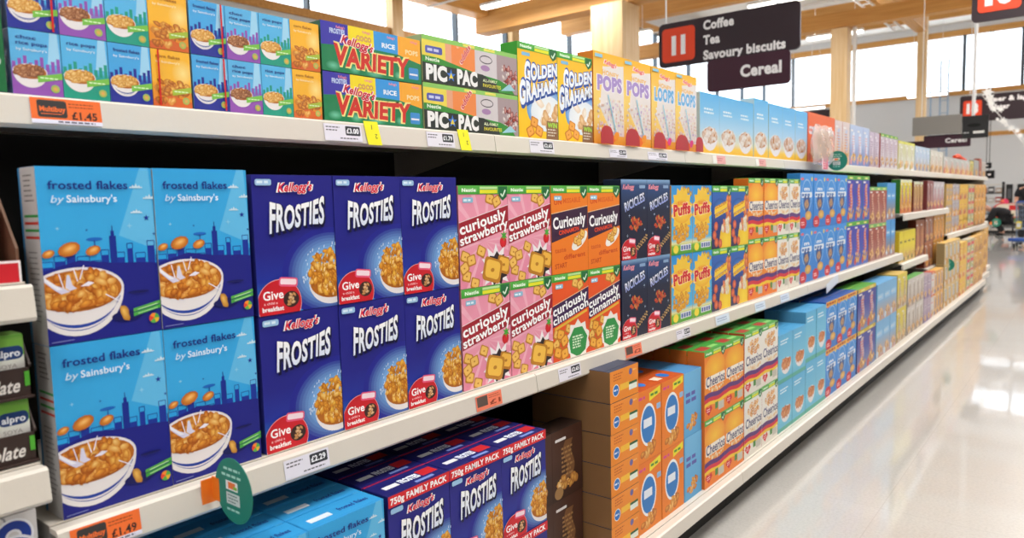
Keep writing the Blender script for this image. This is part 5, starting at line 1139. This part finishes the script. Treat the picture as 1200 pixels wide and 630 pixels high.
# the facing side of the aisle, behind the camera
t = empty('facing_shelving', (2.95, 3.4, 0), label='facing run of cream shelving across the aisle, outside the frame', cat='shelving')
m = MB(); m.box(.35, .42, -6.6, 5, 0, 1.75, BLACK); m.build('back_panel', t)
for zz in (.16, .55, .95, 1.35): m = MB(); m.box(-.1, .35, -6.6, 5, zz-.04, zz, PAINT); m.build('shelf', t)
STK = plain('mixed_stock', '#5c4c48', .6, var=.5, bscale=4)
for zz in (.161, .551, .951, 1.351): m = MB(); m.box(-.05, .3, -6.55, 4.95, zz, zz+.3, STK); o = m.build('stock', t); o['kind'] = 'stuff'
# ------------------------------------------------------------------ hanging signs
PLUM = plain('black_plum_panel', '#2a1820', .45); MAROON = plain('maroon_panel', '#3c1226', .45); ORT = plain('orange_number_tile', '#e8451c', .45); LET = plain('white_lettering', '#f4f0f0', .5)
def slab(txt, cap, width, col='#f4f0f0'):
    """heavy lettering with slab feet"""
    tr, w = glyphs(txt, .035); return w
def panel(parent, name, x0, x1, z0, z1, y, r, mat_, th=.03):
    m = MB(); P = []
    for (cx, cz, a) in ((x1-r, z1-r, 0), (x0+r, z1-r, 90), (x0+r, z0+r, 180), (x1-r, z0+r, 270)):
        for k in range(7): t = math.radians(a+k*15); P.append((cx+r*math.cos(t), cz+r*math.sin(t)))
    m.poly([(p[0], y, p[1]) for p in P], mat_); m.poly([(p[0], y+th, p[1]) for p in P][::-1], mat_)
    for k in range(len(P)):
        p, q = P[k], P[(k+1) % len(P)]; m.poly([(p[0], y, p[1]), (p[0], y+th, p[1]), (q[0], y+th, q[1]), (q[0], y, q[1])], mat_)
    return m.build(name, parent)
def letters(parent, name, items, y, bold=.045):
    """items: (text, x, z, cap height, width, align)"""
    for txt, x, z, cap, wd, al in items:
        a = Art(400, 400); a.text(txt, 200, 200, cap*100, '#f6f2f0', width=wd*100 if wd else None, bold=.09 if txt.isdigit() else .045, align=al)
        m = MB(); a.to(m, (x-2, y, z-2), (1, 0, 0), (0, 0, 1), (0, -1, 0), LET); m.build(name, parent)
def rods(parent, xs, z0, z1, y, r=.008):
    for x in xs: m = MB(); m.tube([(x, y, z0), (x, y, z1)], r, WHITE, 8); m.build('hanging_rod', parent)
t = empty('aisle_sign', (-1.65, 6.2, Zs+1.5), label='dark aisle sign 11 reading Coffee, Tea, Savoury biscuits and Cereal', cat='aisle sign')
q = -1.5
panel(t, 'main_panel', -.695, .715, 1.80-1.5, 2.235-1.5, 0, .05, PLUM); panel(t, 'lower_panel', -.16, .64, 0, .302, -.035, .04, MAROON)
panel(t, 'number_tile', -.655, -.3, .345, .68, -.006, .04, ORT, .005)
letters(t, 'lettering', [('11', -.475, .43, .16, .15, 'c'), ('Coffee', -.21, .612, .085, .31, 'l'), ('Tea', -.21, .47, .085, .17, 'l'), ('Savoury biscuits', -.21, .325, .085, .8, 'l')], -.008)
letters(t, 'lettering', [('Cereal', .565, .11, .105, .39, 'r')], -.037)
rods(t, (-.62, .5), .74, 5.0, .015)
t = empty('aisle_sign', (.9, 8.0, Zs+2.14), label='dark aisle sign with orange number tile cut by the top right corner', cat='aisle sign')
panel(t, 'main_panel', -.73, .75, 0, .45, 0, .05, PLUM); panel(t, 'number_tile', -.68, -.32, .085, .42, -.006, .04, ORT, .005)
letters(t, 'lettering', [('10', -.5, .165, .17, .24, 'c')], -.008); rods(t, (-.6, .6), .45, 4.4, .015)
t = empty('aisle_sign', (-.3, 20, Zs+2.1), label='dark sign 18 reading Beer & lager and Water, far off', cat='aisle sign')
panel(t, 'main_panel', -1.2, 1.3, 0, .62, 0, .05, PLUM); panel(t, 'number_tile', -1.13, -.75, .12, .5, -.008, .04, ORT, .006)
letters(t, 'lettering', [('18', -.94, .22, .2, .24, 'c'), ('Beer & lager', -.62, .44, .11, .92, 'l'), ('Water', -.62, .26, .11, .42, 'l')], -.01); rods(t, (-1.0, .2, 1.0), .62, 4.4, .015)
t = empty('aisle_sign', (-.8, 13, Zs+1.18), label='small maroon Cereal sign under a grey panel', cat='aisle sign')
panel(t, 'lower_panel', -.27, .39, 0, .205, 0, .02, MAROON); letters(t, 'lettering', [('Cereal', .34, .075, .07, .3, 'r')], -.002)
GREY = plain('warm_grey_panel', '#8d8984', .6); m = MB(); m.box(-.43, .27, -.06, -.02, .21, .51, GREY, ch=.006); o = m.build('grey_panel', t)
NEARBLK = plain('near_black_panel', '#1c1c1d', .4); m = MB(); m.box(.275, .63, -.05, -.01, .12, .47, NEARBLK, ch=.006)
a = Art(35, 35); a.lines(2, 8, 8, 1, 1, 1.6, '#d8d8d8'); a.rect(15, 7, 30, 11, '#e4e4e0'); a.ell(16, 20, 9, 3, '#0c0c0c'); a.to(m, (.277, -.0505, .12), (1, 0, 0), (0, 0, 1), (0, -1, 0), MATTE); m.build('black_panel', t)
rods(t, (.42,), .47, 4.9, -.03, .025); rods(t, (-.3,), .51, 4.9, -.04, .006)
t = empty('aisle_sign', (-5.85, 24, Zs+2.9), label='small dark sign just above the orange boxes, far off', cat='aisle sign')
panel(t, 'main_panel', -.37, .37, 0, .24, 0, .03, PLUM); rods(t, (-.3, .3), .24, 3.6, .015)
m = MB(); m.box(-.2, .2, 0, .03, 0, .13, MAROON); tag(m.build('hanging_banner', None, (-1.3, 13.4, Zs+1.2)), 'narrow maroon banner left of the small Cereal sign', 'banner'); 
# garland of white paper cut-outs
t = empty('paper_garland', (-.6, 16, Zs+2.27), label='white hanging garland of paper cut-outs before the far sign', cat='garland')
rnd = random.Random(2); m = MB(); PAP = plain('white_paper', '#f0eeea', .6)
m.tube([(0, 0, 0), (.3, 0, -.42), (.75, 0, -1.05)], .006, PAP, 6); m.build('string', t)
m = MB(); m.tube([(-.1, 0, 0), (-.1, 0, 4.28)], .004, PAP, 6); m.tube([(0, 0, 0), (-.1, 0, .01)], .004, PAP, 6); m.build('hanging_cord', t)
for k in range(13):
    u = k/12; wob = rnd.uniform(-.07, .07)*(1-.5*u); c = Vector((.02+.68*u+wob, 0, -.02-.95*u+wob)); r = rnd.uniform(.05, .12)*(1-.55*u); m = MB(); n = 7; ro = rnd.uniform(0, 1)
    P = [(c.x+(r if i % 2 == 0 else r*.45)*math.cos(ro+PI*i/n), c.z+(r if i % 2 == 0 else r*.45)*math.sin(ro+PI*i/n)) for i in range(2*n)]
    yo = rnd.uniform(-.06, .06)
    m.poly([(p[0], yo-.002, p[1]) for p in P], PAP); m.poly([(p[0], yo+.002, p[1]) for p in P][::-1], PAP)
    for i in range(2*n): p, q_ = P[i], P[(i+1) % (2*n)]; m.poly([(p[0], yo-.002, p[1]), (p[0], yo+.002, p[1]), (q_[0], yo+.002, q_[1]), (q_[0], yo-.002, q_[1])], PAP)
    m.build('paper_star', t)

# ------------------------------------------------------------------ far end of the store
RACKM = plain('black_rack_metal', '#201f20', .4, metal=.3)
t = empty('display_rack', (-1.62, 27.2, 0), label='dark shelving rack at the end of the aisle', cat='display rack')
m = MB()
for sx in (-.42, .42):
    for sy in (-.2, .2): m.box(sx-.02, sx+.02, sy-.02, sy+.02, 0, Zs+.72, RACKM)
m.build('frame', t)
for k, zz in enumerate((.12, .5, .85, 1.15, 1.42)):
    m = MB(); m.box(-.42, .42, -.22, .22, zz, zz+.03, RACKM if k % 2 else PAINT); m.build('shelf', t)
rc = ['#c8c4c0', '#3c3c44', '#8c9cac', '#c0a890', '#5c5c60', '#a83c34']
rnd = random.Random(9)
for k, zz in enumerate((.15, .53, .88, 1.18)):
    for i in range(4):
        c = rc[(k*4+i*5) % 6]; nm = 'rack_goods_%d' % ((k*4+i*5) % 6)
        mt = bpy.data.materials.get(nm) or plain(nm, c, .5)
        m = MB(); hgt = rnd.uniform(.14, .22); m.box(-.08, .08, -.09, .09, 0, hgt, mt, ch=.006); m.box(-.06, .06, -.0915, -.09, hgt*.3, hgt*.7, WHITE)
        o = m.build('goods_box', None, (-1.62-.3+.2*i, 27.2, zz+.0002)); tag(o, 'small packet on the dark rack, %s of shelf %s from floor' % (ORD[4][i], ('one', 'two', 'three', 'four')[k]), 'packet', 'packets on the dark rack')
for i, (x0, x1, z0, z1) in enumerate(((-1.78, -1.5, 1.15, 1.33), (-1.68, -1.38, .83, 1.08))):
    m = MB(); w, h = x1-x0, z1-z0; m.box(-w/2, w/2, 0, .05, 0, h, RACKM, ch=.008); t = m.build('hanging_screen', None, ((x0+x1)/2, 26.8-.3*i, Zs+z0)); tag(t, ('upper' if i == 0 else 'lower')+' small black screen hanging above the dark rack', 'screen', 'hanging black screens')
    m = MB(); m.box(-w/2+.02, w/2-.02, -.002, 0, .02, h-.02, plain('screen_glass', '#0c0c10', .15)); m.box(-.03, .05, -.003, -.002, h*.4, h*.6, LET); m.build('screen_face', t)
    m = MB(); m.tube([(0, .025, h), (0, .025, 5.6-z1)], .01, RACKM, 6); m.build('hanging_rod', t)
# promotional display with red bordered sign
t = empty('promotion_stand', (-.85, 25.3, 0), label='low promotion stand with round red and white sign', cat='display stand')
m = MB(); m.box(-.55, .75, -.25, .25, 0, .08, RACKM); m.build('base', t)
for k, zz in enumerate((.08, .3)):
    m = MB(); m.box(-.5, .7, -.22, .22, zz, zz+.02, PAINT); m.box(-.5, -.47, -.22, .22, zz, zz+.22, PAINT); m.build('shelf', t)
m = MB(); P = [(-.42+.0, 0)]; 
P = [(.75, -.2), (.75, .22), (-.15, .22)]+[(-.2+.22*math.cos(x), .0+.22*math.sin(x)) for x in [PI/2+k*PI/12 for k in range(13)]]+[(-.15, -.2)]
REDB = plain('red_sign_border', '#d82c2c', .4); CRM = plain('cream_sign_face', '#e8dcc8', .5)
def flat(m, P, y0, y1, mt):
    m.poly([(p[0], y0, p[1]) for p in P], mt); m.poly([(p[0], y1, p[1]) for p in P][::-1], mt)
    for i in range(len(P)): p, q_ = P[i], P[(i+1) % len(P)]; m.poly([(p[0], y0, p[1]), (p[0], y1, p[1]), (q_[0], y1, q_[1]), (q_[0], y0, q_[1])], mt)
flat(m, [(a*1.0, b+.66) for a, b in P], -.29, -.27, REDB); flat(m, [(.02+a*.93, b*.88+.665) for a, b in P], -.295, -.2895, CRM); m.box(.0, .5, -.3, -.2955, .68, .82, REDB); m.box(-.1, .12, -.3, -.2955, .5, .58, plain('olive_print', '#6c6a30', .5)); m.build('sign_face', t)
m = MB(); m.tube([(.1, -.25, .08), (.1, -.25, .5)], .02, RACKM, 8); m.build('sign_post', t)
m = MB()
for k in range(10): m.tube([(-.12+.02*math.cos(k), -.24, .88+.0), (-.12+.09*math.cos(k*.63), -.24+.05*math.sin(k), .9+.1*abs(math.sin(k*.63)))], [.03, .045], plain('bloom_%d' % k, ['#e84878', '#f08040', '#e02c50'][k % 3], .5), 6)
m.build('red_rosette', t)
for k in range(5):
    mt = plain('bag_print_%d' % k, ['#78b060', '#c86840', '#88b878', '#c8a048', '#a85040'][k], .5); m = MB(); m.box(-.09, .09, -.1, .1, 0, .16, mt, ch=.02)
    tag(m.build('snack_bag', None, (-1.18+.24*k, 25.3, .3203)), 'small packet on the promotion stand, %s from left' % ORDN[k], 'packet', 'packets on the promotion stand')
for i, (x0, x1) in enumerate(((-1.45, -1.25), (-1.12, -.55))):
    m = MB(); w = x1-x0; m.box(-w/2, w/2, 0, .03, 0, .66, NEARBLK, ch=.004); t = m.build('wall_poster', None, ((x0+x1)/2, Y1-.035, Zs)); tag(t, 'framed black poster on the far wall, %s one' % ('left' if i == 0 else 'right'), 'poster', 'black wall posters')
    m = MB(); m.box(-w*.3, w*.3, -.002, 0, .15, .5, plain('poster_face_%d' % i, '#5c5c60', .5)); m.build('picture', t)
# ladder frame against the far window
t = empty('service_ladder', (-3.6, 30.3, 0), label='pale blue service ladder frame against the far window', cat='ladder')
LB = plain('pale_blue_metal', '#9cb4cc', .4)
for sx in (-.45, -.2, .1, .35): m = MB(); m.tube([(sx, 0, 0), (sx, 0, Zs+(5.2 if sx > 0 else 4.2))], .03, LB, 6); m.build('rail', t)
for k in range(12): m = MB(); m.tube([(.1, 0, .5+k*.45), (.35, 0, .5+k*.45)], .015, LB, 6); m.build('rung', t)
# orange pull-down toy ribbon on top of the far boxes
m = MB(); m.tube([(0, -.45, .0), (0, -.2, .012), (0, .1, .0), (0, .5, -.01)], [.02, .032, .02, .012], plain('orange_red_plush', '#f04c1c', .7), 8); tag(m.build('orange_soft_toy', None, (UPX-.04, 9.9, uz+.185+.022)), 'orange red soft toy lying on the short pastel boxes', 'toy')

# ------------------------------------------------------------------ people and trolley
def skin(name, parent, verts, edges, radii, mat_, root=0, sub=2):
    me = bpy.data.meshes.new(name); bm = bmesh.new(); lay = bm.verts.layers.skin.verify(); vs = []
    for i, (v, r) in enumerate(zip(verts, radii)):
        b = bm.verts.new(v); b[lay].radius = (r, r) if not isinstance(r, tuple) else r; b[lay].use_root = (i == root); vs.append(b)
    for a, b in edges: bm.edges.new((vs[a], vs[b]))
    bm.to_mesh(me); bm.free(); me.materials.append(mat_)
    o = bpy.data.objects.new(name, me); link(o, parent)
    md = o.modifiers.new('skin', 'SKIN'); md.use_smooth_shade = True; md.branch_smoothing = .6
    ms_ = o.modifiers.new('sub', 'SUBSURF'); ms_.levels = sub; ms_.render_levels = sub
    return o
SKINM = plain('skin', '#c8957c', .55); COAT = plain('black_cloth', '#121014', .8, bump=.3, bscale=40); HAIRG = plain('grey_hair', '#8c8680', .7); HAIRD = plain('dark_hair', '#2c2018', .6); SHOE = plain('black_shoes', '#0e0d0d', .5)
def person(name, joints, mats, label, loc, rz=0., hair=None):
    """joints: dict of named points"""
    t = empty(name, loc, rz, label, 'person'); J = joints
    order = ['pelvis', 'waist', 'chest', 'neck', 'head', 'crown', 'shL', 'elL', 'wrL', 'haL', 'shR', 'elR', 'wrR', 'haR', 'hiL', 'knL', 'anL', 'toL', 'hiR', 'knR', 'anR', 'toR']
    idx = {k: i for i, k in enumerate(order)}
    E = [('pelvis', 'waist'), ('waist', 'chest'), ('chest', 'neck'), ('neck', 'head'), ('head', 'crown'), ('chest', 'shL'), ('shL', 'elL'), ('elL', 'wrL'), ('wrL', 'haL'), ('chest', 'shR'), ('shR', 'elR'), ('elR', 'wrR'), ('wrR', 'haR'),
         ('pelvis', 'hiL'), ('hiL', 'knL'), ('knL', 'anL'), ('anL', 'toL'), ('pelvis', 'hiR'), ('hiR', 'knR'), ('knR', 'anR'), ('anR', 'toR')]
    R = dict(pelvis=.14, waist=.125, chest=.14, neck=.055, head=.095, crown=.07, shL=.06, elL=.042, wrL=.03, haL=.032, shR=.06, elR=.042, wrR=.03, haR=.032, hiL=.085, knL=.055, anL=.04, toL=.03, hiR=.085, knR=.055, anR=.04, toR=.03)
    V = [J[k] for k in order]; Ei = [(idx[a], idx[b]) for a, b in E]; Rr = [R[k] for k in order]
    for s in 'LR':                                  # fingers and thumb, each rooted in the palm
        w, h = Vector(J['wr'+s]), Vector(J['ha'+s]); d = (h-w).normalized(); sd = d.orthogonal().normalized(); dn = d.cross(sd)
        for k in range(4):
            b = len(V); o = (k-1.5)*.02; ln = (.06, .075, .07, .05)[k]
            V += [h+sd*o+d*.02, h+sd*o+d*(.02+ln*.6)+dn*.01, h+sd*o+d*(.02+ln)+dn*.03]; Rr += [.01, .009, .008]; Ei += [(idx['ha'+s], b), (b, b+1), (b+1, b+2)]
        b = len(V); V += [w+sd*.035+d*.03, w+sd*.055+d*.06]; Rr += [.012, .009]; Ei += [(idx['wr'+s], b), (b, b+1)]
    skin('body', t, V, Ei, Rr, SKINM)
    def part(nm, keys, edges, rad, mt):
        skin(nm, t, [J[k] for k in keys], edges, rad, mt)
    sl = mats.get('sleeve', 1)
    def lerp(a, b, q): return tuple(Vector(J[a]).lerp(Vector(J[b]), q))
    ks = [J['pelvis'], J['waist'], J['chest'], lerp('chest', 'neck', .75), J['shL'], lerp('shL', 'elL', 1 if sl else .7), J['shR'], lerp('shR', 'elR', 1 if sl else .7)]
    ee = [(0, 1), (1, 2), (2, 3), (2, 4), (4, 5), (2, 6), (6, 7)]; rr = [.18, .165, .185, .08, .085, .07, .085, .07]
    if sl:
        ks += [lerp('elL', 'wrL', .92), lerp('elR', 'wrR', .92)]; ee += [(5, 8), (7, 9)]; rr += [.052, .052]
    skin('coat' if sl else 't_shirt', t, ks, ee, [r*mats.get('bulk', 1) for r in rr], COAT)
    skin('trousers', t, [lerp('pelvis', 'waist', .1), J['hiL'], J['knL'], lerp('knL', 'anL', .93), J['hiR'], J['knR'], lerp('knR', 'anR', .93)], [(0, 1), (1, 2), (2, 3), (0, 4), (4, 5), (5, 6)], [.155, .11, .08, .065, .11, .08, .065], mats['legs'])
    for s in 'LR':
        a = Vector(J['an'+s]); b = Vector(J['to'+s]); skin('shoe', t, [a+Vector((0, 0, -.03)), a.lerp(b, .6)+Vector((0, 0, -.005)), b+(b-a).normalized()*.02], [(0, 1), (1, 2)], [.05, .042, .035], SHOE)
    h = Vector(J['head']); c = Vector(J['crown']); f = Vector(J['face']); bk = -f
    skin('hair', t, [h+bk*.035+(c-h)*.1, h+(c-h)*.75+bk*.02, c+f*.01], [(0, 1), (1, 2)], [.1, .102, .07], hair)
    # face: nose, mouth, eyes, ears
    m = MB(); up_ = (c-h).normalized(); sd = f.cross(up_).normalized(); dk = plain('eye_dark', '#241814', .3) if 'eye_dark' not in bpy.data.materials else bpy.data.materials['eye_dark']
    for q in (-1, 1): m.tube([h+f*.088+sd*q*.032+up_*.02, h+f*.094+sd*q*.032+up_*.02], .009, dk, 8)
    m.build('eyes', t); m = MB(); m.tube([h+f*.088+up_*.015, h+f*.112-up_*.015, h+f*.09-up_*.022], [.008, .014, .01], SKINM, 8); m.build('nose', t)
    m = MB(); m.tube([h+f*.09-up_*.05-sd*.022, h+f*.096-up_*.05, h+f*.09-up_*.05+sd*.022], .006, plain('lips', '#a05c50', .5) if 'lips' not in bpy.data.materials else bpy.data.materials['lips'], 6); m.build('mouth', t)
    for q in (-1, 1): m = MB(); m.tube([h+sd*q*.09-up_*.02, h+sd*q*.1+up_*.02], [.012, .016], SKINM, 8); m.build('ear', t)
    return t
# bending shopper, seen from the side, facing left (-x)
person('person', dict(pelvis=(.16, 0, .52), waist=(.08, 0, .62), chest=(-.12, 0, .7), neck=(-.26, 0, .73), head=(-.36, -.02, .78), crown=(-.44, -.02, .84), face=Vector((-.55, 0, -.83)).normalized(),
    shL=(-.14, -.19, .68), elL=(-.24, -.22, .44), wrL=(-.38, -.18, .34), haL=(-.43, -.17, .32), shR=(-.14, .19, .68), elR=(-.26, .2, .46), wrR=(-.4, .16, .38), haR=(-.45, .15, .36),
    hiL=(.13, -.1, .48), knL=(-.12, -.11, .4), anL=(.1, -.11, .09), toL=(-.08, -.12, .045), hiR=(.13, .1, .48), knR=(-.16, .12, .38), anR=(.06, .12, .09), toR=(-.12, .13, .045)),
    dict(legs=COAT, bulk=1.3), 'person in black coat bending down at the end of the aisle', (-.93, 23.7, 0), 0, HAIRG)
# standing shopper behind the trolley, cut by the right edge, facing the camera
DEN = plain('dark_trousers', '#20242c', .8)
person('person', dict(pelvis=(0, .1, .92), waist=(0, .06, 1.08), chest=(0, 0, 1.28), neck=(0, -.03, 1.44), head=(0, -.07, 1.56), crown=(0, -.06, 1.66), face=Vector((-.1, -.99, -.1)).normalized(),
    shL=(-.2, 0, 1.34), elL=(-.25, -.02, 1.06), wrL=(-.2, -.2, .98), haL=(-.16, -.26, 1.0), shR=(.2, 0, 1.34), elR=(.25, -.02, 1.06), wrR=(.2, -.2, .98), haR=(.16, -.26, 1.0),
    hiL=(-.1, .1, .86), knL=(-.12, .06, .48), anL=(-.12, .12, .09), toL=(-.13, -.06, .045), hiR=(.1, .1, .86), knR=(.12, .1, .48), anR=(.12, .22, .09), toR=(.13, .04, .045)),
    dict(legs=DEN, sleeve=0), 'person in black T-shirt pushing a trolley at the right edge', (-.05, 19.62, 0), 0, HAIRD).scale = (.95, .95, .95)
t = empty('shopping_trolley', (.03, 18.75, 0), label='steel blue shopping trolley with blue bumper at the right edge', cat='shopping trolley')
TM = plain('steel_blue_wire', '#7c8ca0', .35, metal=.5); BLU = plain('blue_bumper', '#2850a0', .4); BLK = plain('black_rubber', '#161616', .6)
m = MB(); fw, rw = .22, .27; 
def bpt(s, v, z): w = fw+(rw-fw)*v; return (s*w*(.86+.14*(z-.42)/.55), -.42+.84*v, z)
for z in (.42, .52, .62, .72, .82, .97):
    r = .008 if z in (.42, .97) else .0035
    m.tube([bpt(-1, 0, z), bpt(1, 0, z), bpt(1, 1, z), bpt(-1, 1, z), bpt(-1, 0, z)], r, TM, 6)
for k in range(13):
    v = k/12
    for s in (-1, 1): m.tube([bpt(s, v, .42), bpt(s, v, .97)], .003, TM, 5)
    m.tube([bpt(-1, v, .42), bpt(1, v, .42)], .003, TM, 5)
for k in range(11):
    u = -1+2*k/10
    for v in (0, 1): a_, b_ = bpt(u, v, .42), bpt(u, v, .97); m.tube([a_, b_], .003, TM, 5)
m.build('basket', t)
m = MB()
for s in (-1, 1): m.tube([(s*.27, .5, .98), (s*.24, .3, .5), (s*.24, .35, .2), (s*.24, -.48, .16)], .012, TM, 8)
m.tube([(-.24, -.48, .16), (.24, -.48, .16)], .012, TM, 8); m.tube([(-.24, .35, .2), (.24, .35, .2)], .012, TM, 8)
for k in range(5): m.tube([(-.2+.1*k, -.48, .165), (-.2+.1*k, .35, .2)], .005, TM, 6)
m.build('chassis', t)
m = MB(); m.box(-.33, .33, -.52, -.46, .17, .24, BLU, ch=.015); m.build('bumper', t)
m = MB(); m.tube([(-.28, .5, 1.0), (.28, .5, 1.0)], .016, BLU, 10); m.build('handle', t)
for (sx, sy) in ((-.22, -.42), (.22, -.42), (-.22, .3), (.22, .3)):
    m = MB(); m.tube([(sx-.016, sy, .0605), (sx+.016, sy, .0605)], .06, BLK, 16); o = m.build('wheel', t)
    m = MB(); m.box(sx-.026, sx-.02, sy-.02, sy+.02, .05, .17, TM); m.box(sx+.02, sx+.026, sy-.02, sy+.02, .05, .17, TM); m.box(sx-.026, sx+.026, sy-.02, sy+.02, .165, .18, TM); m.build('wheel_fork', o)
YP = plain('yellow_packet', '#e8d030', .5); m = MB(); m.box(-.05, .05, -.05, .05, 0, .16, YP, ch=.012); m.box(-.03, .03, -.0515, -.05, .04, .12, WHITE); tag(m.build('yellow_packet', None, (-.13, 18.45, .4285)), 'yellow packet inside the trolley', 'packet')
# red basket by the aisle end
t = empty('shopping_basket', (-1.0, 19.5, 0), label='orange red shopping basket on the floor beyond the shelving', cat='basket')
RBK = plain('orange_red_plastic', '#e0502c', .4); m = MB(); 
for (z0, z1, e0, e1) in ((0, .012, .17, .17),): m.box(-.17, .17, -.12, .12, z0, z1, RBK)
for s in (-1, 1):
    m.poly([(-.17, s*.12, 0), (.17, s*.12, 0), (.2, s*.15, .22), (-.2, s*.15, .22)], RBK); m.poly([(s*.17, -.12, 0), (s*.17, .12, 0), (s*.2, .15, .22), (s*.2, -.15, .22)], RBK)
m.tube([(-.205, -.155, .22), (.205, -.155, .22), (.205, .155, .22), (-.205, .155, .22), (-.205, -.155, .22)], .01, RBK, 6, cap=False); m.build('tub', t)
m = MB(); m.tube([(-.2, 0, .22), (-.12, 0, .3), (.12, 0, .3), (.2, 0, .22)], .008, BLK, 6); m.build('handle', t)

# ------------------------------------------------------------------ light from outside
w = scn.world = bpy.data.worlds.new('daylight'); w.use_nodes = True; nt = w.node_tree; bg = nt.nodes['Background']
tc = nt.nodes.new('ShaderNodeTexCoord'); sp = nt.nodes.new('ShaderNodeSeparateXYZ'); cr = nt.nodes.new('ShaderNodeValToRGB')
cr.color_ramp.elements[0].color = (.78, .82, .86, 1); cr.color_ramp.elements[1].color = (.93, .97, 1, 1); cr.color_ramp.elements[0].position = .3; cr.color_ramp.elements[1].position = .6
nt.links.new(tc.outputs['Generated'], sp.inputs[0]); nt.links.new(sp.outputs[2], cr.inputs[0]); nt.links.new(cr.outputs[0], bg.inputs[0]); bg.inputs[1].default_value = 5.0
# ------------------------------------------------------------------ camera
cam = bpy.data.cameras.new('camera'); co = bpy.data.objects.new('camera', cam); link(co)
f_px = 863.15; yaw, pit, rol = map(math.radians, (51.28, -5.2327, -1.416))
fwd = Vector((-math.cos(yaw)*math.cos(pit), math.sin(yaw)*math.cos(pit), math.sin(pit)))
r0 = Vector((math.sin(yaw), math.cos(yaw), 0)); u0 = r0.cross(fwd)
ri = r0*math.cos(rol)+u0*math.sin(rol); up = u0*math.cos(rol)-r0*math.sin(rol)
M = Matrix((ri, up, -fwd)).transposed().to_4x4(); M.translation = Vector((1.2612, -.7904, S0+.4838))
co.matrix_world = M
cam.sensor_width = 36; cam.sensor_fit = 'HORIZONTAL'; cam.lens = f_px/1200*36; cam.clip_start = .05; cam.clip_end = 200
cam.dof.use_dof = True; cam.dof.focus_distance = 2.0; cam.dof.aperture_fstop = 4.0
scn.camera = co
scn.view_settings.view_transform = 'Standard'; scn.view_settings.look = 'None'
scn.view_settings.gamma = 1; scn.view_settings.use_curve_mapping = False; scn.view_settings.exposure = -0.18
